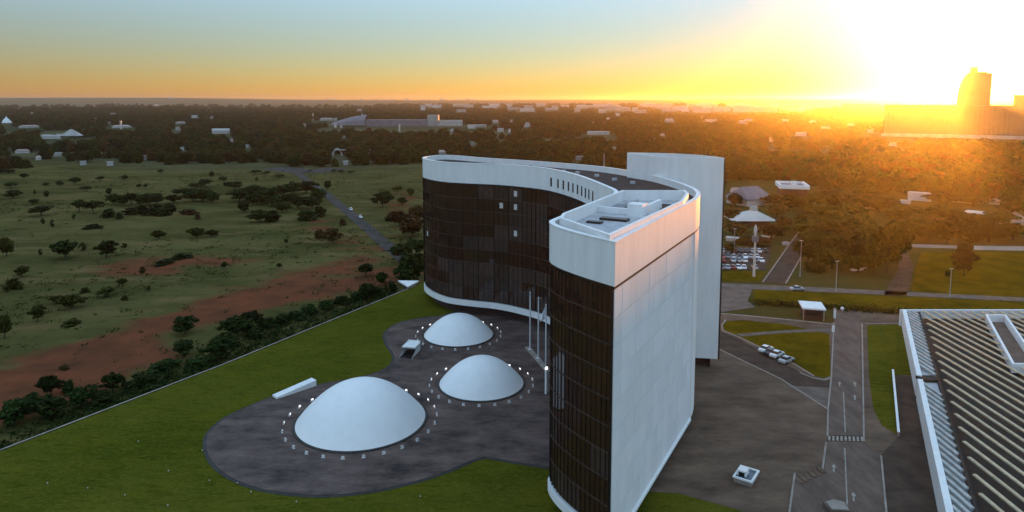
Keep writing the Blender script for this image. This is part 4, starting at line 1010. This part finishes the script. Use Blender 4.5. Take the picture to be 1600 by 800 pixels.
# ------------------------------------------------------------------ far buildings
def house(x, y, w, h, label, group, kind, z=None, rz=None):
    z = H0(x, y) if z is None else z
    d = w*random.uniform(0.35, 0.6); d = min(d, 26)
    a = -math.atan2(x, y) + random.uniform(-0.25, 0.25) if rz is None else rz
    r = root('building', (x, y, z-0.3), label, 'building', group, a)
    if kind == 'flat':
        part('wall', box(-w/2,-d/2,0,w/2,d/2,h), M['bld_pale'], r, False)
        part('roof', box(-w/2-0.3,-d/2-0.3,h,w/2+0.3,d/2+0.3,h+0.5), M['bld_pale'], r, False)
    else:
        part('wall', box(-w/2,-d/2,0,w/2,d/2,h*0.7), M['bld_pale'], r, False)
        v = [(-w/2-.4,-d/2-.5,h*.7),(w/2+.4,-d/2-.5,h*.7),(w/2+.4,d/2+.5,h*.7),(-w/2-.4,d/2+.5,h*.7),(-w/2+d*.3,0,h*1.25),(w/2-d*.3,0,h*1.25)]
        part('roof', (v, [(0,1,5,4),(2,3,4,5),(1,2,5),(3,0,4),(3,2,1,0)]), M['bld_roof'], r, False)
    return r
HS = []
BL = []      # (x, y, width) kept clear of woodland
for i, (x, y, w, h) in enumerate([(-1043.63,1476.48,49.8,4.1), (-762.36,1118.58,14.7,3.1), (-754.39,1138.32,12.8,3.2), (-843.2,1476.48,49.8,4.1), (-1006.74,1710.59,9.6,3.2), 
    (-370.75,687.8,3.9,3.9), (-661.42,1352.92,12.7,5.1), (-1038.15,2243.4,29.4,8.4), (-950.83,2168.42,16.2,6.1), (-829.08,1710.59,28.8,3.2), 
    (-335.73,863.62,5.7,3.2), (-397.26,819.58,6.9,2.3), (-403.63,982.24,4.6,3.7), (-1983.28,2830.27,15.9,5.3), (-1644.8,2830.27,31.7,5.3), 
    (-1162.75,1912.57,8.9,5.4), (-3757.36,7242.61,54.1,13.5), (-5392.76,10867.03,101.4,20.3), (-478.8,687.8,6.5,1.9), (-399.51,633.37,7.2,1.8), 
    (-370.83,627.16,7.1,2.4), (-560.58,779.78,19.1,1.5), (-490.71,735.12,9.7,1.4), ]):
    h = max(h, 3)+0.9; HS.append((x/y, house(x, y, w*0.7, h, 'small pale building among the hazy woods far beyond the grassland', 'buildings in the far left woods', 'flat' if i % 3 else 'gable'))); BL.append((x, y, w))
for i, (x, y, w, h) in enumerate([(-528.41,1948.51,51.0,5.5), (-502.9,1948.51,14.6,7.3), (-472.29,1557.61,8.7,5.8), (-392.51,1519.48,7.1,7.1), (-379.71,1519.48,7.1,4.3), 
    (-154.69,632.22,5.9,1.8), (-162.53,775.82,3.6,2.2), (-867.32,3903.0,36.4,10.9), (-568.5,2600.01,12.1,7.3), (-270.06,1091.28,10.2,3.1), 
    (-78.22,1519.48,56.9,4.3), (-85.43,1448.53,21.7,5.4), (-43.31,1780.98,23.3,6.7), (-21.87,1297.02,17.0,6.1), (-4.76,1270.42,7.1,5.9), 
    (33.32,1483.16,16.7,8.3), (-112.97,1297.02,9.7,4.9), (-53.16,913.78,5.1,3.4), (-79.18,766.17,11.5,2.9), (145.77,1152.24,51.8,4.3), 
    (180.61,1519.48,5.7,7.1), (0.0,1889.29,14.1,5.3), (282.13,2011.56,15.0,7.5), (400.86,2600.01,24.3,9.7), (421.87,1833.54,34.3,8.6), 
    (549.5,1889.29,42.4,7.1), (583.07,1731.35,22.7,8.1), (695.93,2011.56,33.9,5.6), (778.04,1948.51,25.5,5.5), (470.62,1110.87,22.9,5.2), 
    (363.3,956.23,7.2,4.5), (641.38,2310.46,10.8,6.5), (65.13,659.38,9.9,1.9), (244.68,1110.87,10.4,3.1), (118.09,785.71,7.4,2.2), 
    (139.43,673.84,7.6,1.9), (184.24,428.35,3.2,2.0), (154.55,370.79,2.5,2.1), (649.33,1415.47,21.2,4.0), (792.38,1597.71,20.9,4.5), 
    (653.04,1244.9,14.0,4.7), (481.85,862.68,11.3,3.2), (806.01,1833.54,24.0,5.1), ]):
    h = max(h, 3)+0.9; HS.append((x/y, house(x, y, w*0.7, h, 'pale low building among the brown woods beyond the curved building', 'buildings in the woods beyond', 'flat' if i % 3 else 'gable'))); BL.append((x, y, w))
for i, (x, y, w, h) in enumerate([(236.57,392.39,12.6,5.2), (191.83,364.1,9.7,3.1), (228.29,324.94,18.5,3.7), (139.78,422.4,7.2,3.2), (150.96,422.4,8.8,2.8), (143.97,380.09,4.3,2.5), 
    (91.44,278.31,5.3,1.3), (109.56,284.92,2.7,1.4), (127.24,319.77,3.0,1.8), (109.94,269.54,2.6,1.5), (256.7,387.38,14.7,1.8), (268.14,380.09,10.8,2.2), 
    (221.35,380.09,5.0,1.8), (237.44,316.41,6.0,1.8), (105.65,280.92,2.7,1.3), ]):
    HS.append((x/y, house(x, y, w*0.9, min(h, 4.5), 'pale house among the trees beyond the boulevard', 'houses beyond the boulevard', 'gable' if i % 2 else 'flat'))); BL.append((x, y, w))
for q_, r_ in HS:
    r_['label'] = r_['label'].replace('pale ', 'pale flat-roofed ' if len(r_.children[0].data.vertices) == 8 and len(r_.children[1].data.vertices) == 8 else 'pale hip-roofed ', 1)
ordinals(HS)
# town on the rise below the skyline
rt = random.Random(77)
for k in range(130):
    y = rt.uniform(3200, 6800); u = rt.choice([rt.gauss(1040, 90), rt.uniform(660, 1300), rt.gauss(1190, 50)]); x = (u-800)/1067*y
    w = rt.uniform(30, 110)*y/5000; house(x, y, w, rt.uniform(12, 26), 'tiny pale block in the distant town below the skyline', 'distant town blocks', 'flat' if rt.random() < 0.7 else 'gable'); BL.append((x, y, w))
for k in range(46):
    y = rt.uniform(11000, 12400); u = rt.choice([rt.uniform(470, 600), rt.uniform(590, 760), rt.uniform(590, 740), rt.gauss(1100, 10)]) ; x = (u-800)/1067*y
    w = rt.uniform(18, 40); r = house(x, y, w, rt.uniform(10, 34), 'faint high-rise block standing on the hazy skyline', 'skyline high-rises', 'flat')
# special far ones
def special(x, y, label, cat='building', rz=0.0): return root('building' if cat == 'building' else cat, (x, y, H0(x, y)-0.2), label, cat, None, rz)
x, y = (173.34, 419.49); r = special(x, y, 'white flat-roofed building with a grey roof deck and raised white rim', rz=R(-14))
part('wall', box(-7.5,-9,0,7.5,9,5), M['shade'], r, False); part('fascia', ring([(-8.5,-11),(8.5,-11),(8.5,11),(-8.5,11)], [(-7.3,-9.8),(7.3,-9.8),(7.3,9.8),(-7.3,9.8)], 4.6, 7.0), M['white'], r, False)
part('roof', box(-7.3,-9.8,5.4,7.3,9.8,5.8), M['bld_grey'], r, False); part('roof_box', box(0,1,5.8,3,4,8), M['white'], r, False); BL.append((x, y, 26))
x, y = (113.01, 316.41); r = special(x, y, 'pavilion with a wide pale pyramid tent roof and a small raised cap', 'pavilion')
v = [(-12,-8,3),(9,-8,3),(9,8,3),(-12,8,3),(0.5,0,7.2)]; part('roof', (v, [(0,1,4),(1,2,4),(2,3,4),(3,0,4),(3,2,1,0)]), M['bld_pale'], r, False)
part('cap', box(-1.2,-1.2,6.6,1.8,1.2,8.6), M['bld_pale'], r, False); part('wall', box(-8,-6,0,6,6,3), M['shade'], r, False); BL.append((x, y, 24))
x, y = (133.17, 380.09); r = special(x, y, 'building with a large grey violet pitched roof behind the tent pavilion', rz=R(25))
v = [(-10,-9,4),(10,-9,4),(10,9,4),(-10,9,4),(-6,0,10),(6,0,10)]; part('roof', (v, [(0,1,5,4),(2,3,4,5),(1,2,5),(3,0,4),(3,2,1,0)]), M['bld_grey'], r, False)
part('wall', box(-9,-8,0,9,8,4), M['bld_pale'], r, False); BL.append((x, y, 24))
x, y = (-266.12, 1597.71); r = special(x, y, 'long white exhibition hall with a vaulted end, far across the woods')
part('vault', ([(-150+6*i, -25*math.cos(math.pi*j/6)-0, 3+24*math.sin(math.pi*min(1,(i+3)/18)/2*0.999)*math.sin(math.pi*j/6)) for i in range(14) for j in range(7)], [(i*7+j, (i+1)*7+j, (i+1)*7+j+1, i*7+j+1) for i in range(13) for j in range(6)]), M['bld_grey'], r, False)
part('wing', box(-72,-18,0,70,18,15), M['bld_grey'], r, False); part('wing', box(70,-14,0,95,14,26), M['bld_pale'], r, False); part('wing', box(95,-10,0,150,10,14), M['bld_pale'], r, False); BL.append((x, y, 300))
x, y = (-1279.52, 1731.35); r = special(x, y, 'small white tent-like dome far off at the left edge of the woods', 'pavilion')
part('tent', lathe([(12,0),(10,4),(6,9),(2,13),(0.3,17)], 14), M['white'], r, False, True); BL.append((x, y, 24))
x, y = (-691.65, 1072.36); r = special(x, y, 'far building with a pale peaked roof and low wings, in the left woods')
v = [(-14,-8,5),(14,-8,5),(14,8,5),(-14,8,5),(-2,0,15),(2,0,15)]; part('roof', (v, [(0,1,5,4),(2,3,4,5),(1,2,5),(3,0,4),(3,2,1,0)]), M['bld_pale'], r, False); part('wing', box(-48,-6,0,-14,6,6), M['bld_pale'], r, False); BL.append((x, y, 60))
x, y = (-530.6, 1244.9); r = special(x, y, 'long bright white slab building in the left woods'); part('wall', box(-14,-5,0,14,5,6), M['bld_pale'], r, False); part('roof', box(-14.4,-5.4,6,14.4,5.4,9), M['white'], r, False); BL.append((x, y, 30))
for (u_x, u_y, hh, lab) in ((*(-566.68, 1948.51), 20, 'thin pale tower rising from the woods left of the exhibition hall'), (*(-218.34, 1324.74), 13, 'thin pale tower just below the exhibition hall'), (*(-809.68, 1415.47), 16, 'thin pale mast beside a long low building in the far left woods')):
    r = special(u_x, u_y, lab, 'tower'); part('shaft', box(-1.4,-1.4,0,1.4,1.4,hh), M['bld_pale'], r, False); part('cap', box(-1.8,-1.8,hh,1.8,1.8,hh+1.2), M['bld_pale'], r, False); BL.append((u_x, u_y, 8))
x, y = (-189.5, 738.59); r = special(x, y, 'small pale arched shelter at the woodland edge above the far parking area', 'shelter')
part('arch', tube([(-5,0,0),(-4.4,0,4),(-2,0,7.2),(0,0,8),(2,0,7.2),(4.4,0,4),(5,0,0)], [1.0]*7, 6), M['bld_pale'], r, False); part('roof', box(-1,-3,6.5,9,3,7.1), M['bld_pale'], r, False); BL.append((x, y, 20))
# ribbed block and quarter-round tower against the sun
x, y = 716.5, 1054.0; r = root('ribbed_block', (x, y, -0.3), 'long bronze office block with vertical fins under the setting sun', 'building', rz=-R(31))
part('wall', box(-125,-14,0,150,14,48), M['bronze'], r, False); part('roof_edge', box(-126,-15,48,44.9,15,50.0), M['bronze'], r, False)  # left part extended and its height set to shade the white flank
fm = mesh_from('fin', *box(-0.6,-16.5,3,0.6,-14.05,47.9), M['bronze'])
for k in range(45): link('fin', fm, r, (-122+6.1*k, 0, 0))
part('wall', box(45,-13,48.05,150,13,64), M['bronze'], r, False); part('roof_edge', box(44,-14,64.0,151,14,65.5), M['bronze'], r, False)
part('podium', box(-128,-24,0,153,-16.6,5), M['bld_pale'], r, False); BL.append((x, y, 300))
x, y = 735, 1102.0; r = root('quarter_round_tower', (x, y, -0.3), 'golden tower with a quarter-round side and a taller slab, in front of the sun', 'tower', rz=-R(33.5))
qp = [(0,0)] + [(-17*math.cos(a), 58+44*math.sin(a)) for a in [math.pi/2*k/10 for k in range(11)]]
v = [(-17,-9,0),(0,-9,0)] + [(0,-9,102)] + [(a, -9, z) for a, z in reversed(qp[1:])]; n = len(v)
v2 = [(a, 9, z) for a, _, z in v]; part('round_wing', (v+v2, [tuple(range(n)), tuple(reversed(range(n, 2*n)))] + [((i+1) % n, i, n+i, n+(i+1) % n) for i in range(n)]), M['bronze'], r, False)
part('slab', box(0.05,-10,0,20,10,102), M['bronze'], r, False); part('lift_tower', box(-2,-7,102.05,8,7,110), M['bronze'], r, False); part('edge_shaft', box(20.05,-8,0,27,8,100), M['bronze'], r, False)

# low white walls, fences and lamp posts on the right
def long_wall(line, h, label, w=0.4):
    r = root('wall', (line[0][0], line[0][1], 0), label, 'wall')
    part('wall_face', strip(line, w, -0.2, h), M['bld_pale'], r); part('coping', strip(line, w+0.1, h, h+0.1), M['kerb'], r)
long_wall([(158.19, 265.95), (174.67, 263.61)], 1.1, 'shorter stretch of the long low white wall, left of the solitary tree')
long_wall([(179.91, 261.3), (207.53, 259.04)], 1.5, 'longer stretch of the low white wall, right of the solitary tree')
long_wall([(289.59, 410.98), (240.96, 313.12)], 1.6, 'pale straight wall running diagonally among the houses')
long_wall([(514.03, 816.96), (612.23, 775.82)], 3.5, 'far pale wall below the ribbed office block')
def lamp_post(x, y, h, label, group, head='arm'):
    r = root('lamp_post', (x, y, H0(x, y)), label, 'lamp post', group)
    part('shaft', tube([(0,0,0),(0,0,h)], [0.16,0.09], 6), M['pole'], r, False); part('foot', lathe([(0.3,0),(0.3,0.5),(0.16,0.6)], 8), M['pole'], r, False)
    part('head', join(box(-0.6,-0.1,h,-0.12,0.1,h+0.12), box(0.12,-0.1,h,0.6,0.1,h+0.12), box(-0.12,-0.04,h,0.12,0.04,h+0.08)), M['steel'], r, False)
for (u_x, u_y), h, lab in (((98.35, 202.5), 9.5, 'thin tall lamp post at the grass slope behind the gatehouse'), ((129.49, 197.08), 8.5, 'thin lamp post on the mown field right of the dirt track'), ((84.3, 254.62), 9.5, 'thin lamp post behind the car park near the white tower'), ((95.07, 220.63), 12, 'tall lamp post on the right verge of the boulevard')):
    lamp_post(u_x, u_y, h, lab, None)
x, y = (79.86, 220.63); r = root('water_tower', (x, y, 0), 'slender pale concrete tower with a bulb top beside the car park', 'tower')
part('shaft', tube([(0,0,0),(0,0,13)], [0.45,0.32], 10), M['bld_pale'], r, False); part('platform', box(-0.9,-0.7,11.7,0.9,0.7,13.6), M['bld_grey'], r, False)
part('bulb', lathe([(0.3,13.6),(0.55,14.8),(0.6,16.0),(0.3,17.0),(0.1,17.4)], 10), M['bld_pale'], r, False, True)

# ------------------------------------------------------------------ woodland far off: one mass of instanced trees
def woodland():
    n = 30000; r_ = np.random.RandomState(4)
    rad = np.where(r_.rand(n) < 0.55, r_.uniform(470, 2400, n), r_.uniform(1800, 6000, n)); th = r_.uniform(-0.84, 0.80, n)
    x = rad*np.sin(th); y = rad*np.cos(th); sc = (7.5+4.5*r_.rand(n))*(0.85+rad/2600)
    keep = np.ones(n, bool)
    edge = 612 + 70*wob(x, y, 0.014, 61)
    keep &= ~((x < 10) & (y < edge))
    keep &= ~((x >= 10) & (y < 312 + 30*wob(x, y, 0.02, 62)))
    keep &= ~((x > 75) & (x < 330) & (y < 480) & (r_.rand(n) < 0.25))
    keep &= wob(x, y, 0.004, 63) + 0.6*wob(x, y, 0.013, 64) > -0.85 + 0.25*(rad > 3000)
    for cx, cy, rx, ry in CLEAR:
        q = np.hypot((x-cx)/rx, (y-cy)/ry) + 0.25*wob(x, y, 0.02, 50); keep &= (q > 1.0) | (r_.rand(n) < 0.06)
        keep &= ~((np.abs(x-cx) < rx*0.8) & (y < cy) & (y > cy-ry*2.0) & (r_.rand(n) < 0.6))
    keep &= ~((rad > 4100) & (x/np.maximum(y, 1) < -0.2) & (r_.rand(n) < 0.85))
    for bx, by, bw in BL:
        br = math.hypot(bx, by); dx, dy = bx/br, by/br
        al = x*dx+y*dy-br; pe = np.abs(-x*dy+y*dx); keep &= ~((pe < bw*0.52+3) & (al > -sc*br/62) & (al < bw*0.4+8))
    x, y, sc = x[keep], y[keep], sc[keep]; m = len(x); z = height(x, y) - 0.1
    me2 = bpy.data.meshes.new('woodland'); me2.from_pydata(np.stack([x, y, z], 1).tolist(), [], [])
    me2.attributes.new('size', 'FLOAT', 'POINT').data.foreach_set('value', sc.astype(np.float32))
    me2.attributes.new('turn', 'FLOAT', 'POINT').data.foreach_set('value', r_.uniform(0, 6.28, m).astype(np.float32))
    me2.attributes.new('pick', 'INT', 'POINT').data.foreach_set('value', r_.randint(0, 6, m).astype(np.int32))
    o = tag(link('woodland', me2), kind='stuff')
    ng = bpy.data.node_groups.new('woodland', 'GeometryNodeTree')
    ng.interface.new_socket('Geometry', in_out='INPUT', socket_type='NodeSocketGeometry'); ng.interface.new_socket('Geometry', in_out='OUTPUT', socket_type='NodeSocketGeometry')
    N, L = ng.nodes, ng.links; gi = N.new('NodeGroupInput'); go = N.new('NodeGroupOutput')
    ip = N.new('GeometryNodeInstanceOnPoints'); jn = N.new('GeometryNodeJoinGeometry')
    for kind, i, leaf in (('bush', 0, 'leaf'), ('round', 1, 'leaf_dark'), ('bush', 1, 'leaf_dark'), ('bush', 2, 'leaf'), ('round', 2, 'leaf'), ('bush', 3, 'leaf_brown')):
        ob = bpy.data.objects.new('woodland_tree', tree_meshes(kind, i, leaf)[0])
        oi = N.new('GeometryNodeObjectInfo'); oi.inputs[0].default_value = ob; oi.inputs['As Instance'].default_value = True; L.new(oi.outputs['Geometry'], jn.inputs[0])
    def at(n_, t_): a = N.new('GeometryNodeInputNamedAttribute'); a.data_type = t_; a.inputs[0].default_value = n_; return a.outputs['Attribute']
    ip.inputs['Pick Instance'].default_value = True
    L.new(gi.outputs[0], ip.inputs['Points']); L.new(jn.outputs[0], ip.inputs['Instance']); L.new(at('pick', 'INT'), ip.inputs['Instance Index'])
    cx = N.new('ShaderNodeCombineXYZ'); L.new(at('turn', 'FLOAT'), cx.inputs[2]); L.new(cx.outputs[0], ip.inputs['Rotation'])
    s = at('size', 'FLOAT'); vx = N.new('ShaderNodeVectorMath'); vx.operation = 'MULTIPLY'; vx.inputs[1].default_value = (1.25, 1.25, 0.95)
    c2 = N.new('ShaderNodeCombineXYZ')
    for i in range(3): L.new(s, c2.inputs[i])
    L.new(c2.outputs[0], vx.inputs[0]); L.new(vx.outputs[0], ip.inputs['Scale'])
    L.new(ip.outputs[0], go.inputs[0])
    o.modifiers.new('woodland', 'NODES').node_group = ng
woodland()

# ------------------------------------------------------------------ haze
hz = link('haze', mesh_from('haze', *box(-16000, -5000, -12, 16000, 16000, 128), []))
tag(hz, kind='stuff'); hm = bpy.data.materials.new('haze'); hm.use_nodes = True; N, L = nodes_of(hm); N.clear()
pv = N.new('ShaderNodeVolumePrincipled'); pv.inputs['Color'].default_value = (0.96, 0.90, 0.80, 1); pv.inputs['Density'].default_value = HAZE; pv.inputs['Anisotropy'].default_value = 0.87
mo = N.new('ShaderNodeOutputMaterial'); L.new(pv.outputs[0], mo.inputs['Volume']); hz.data.materials.append(hm)
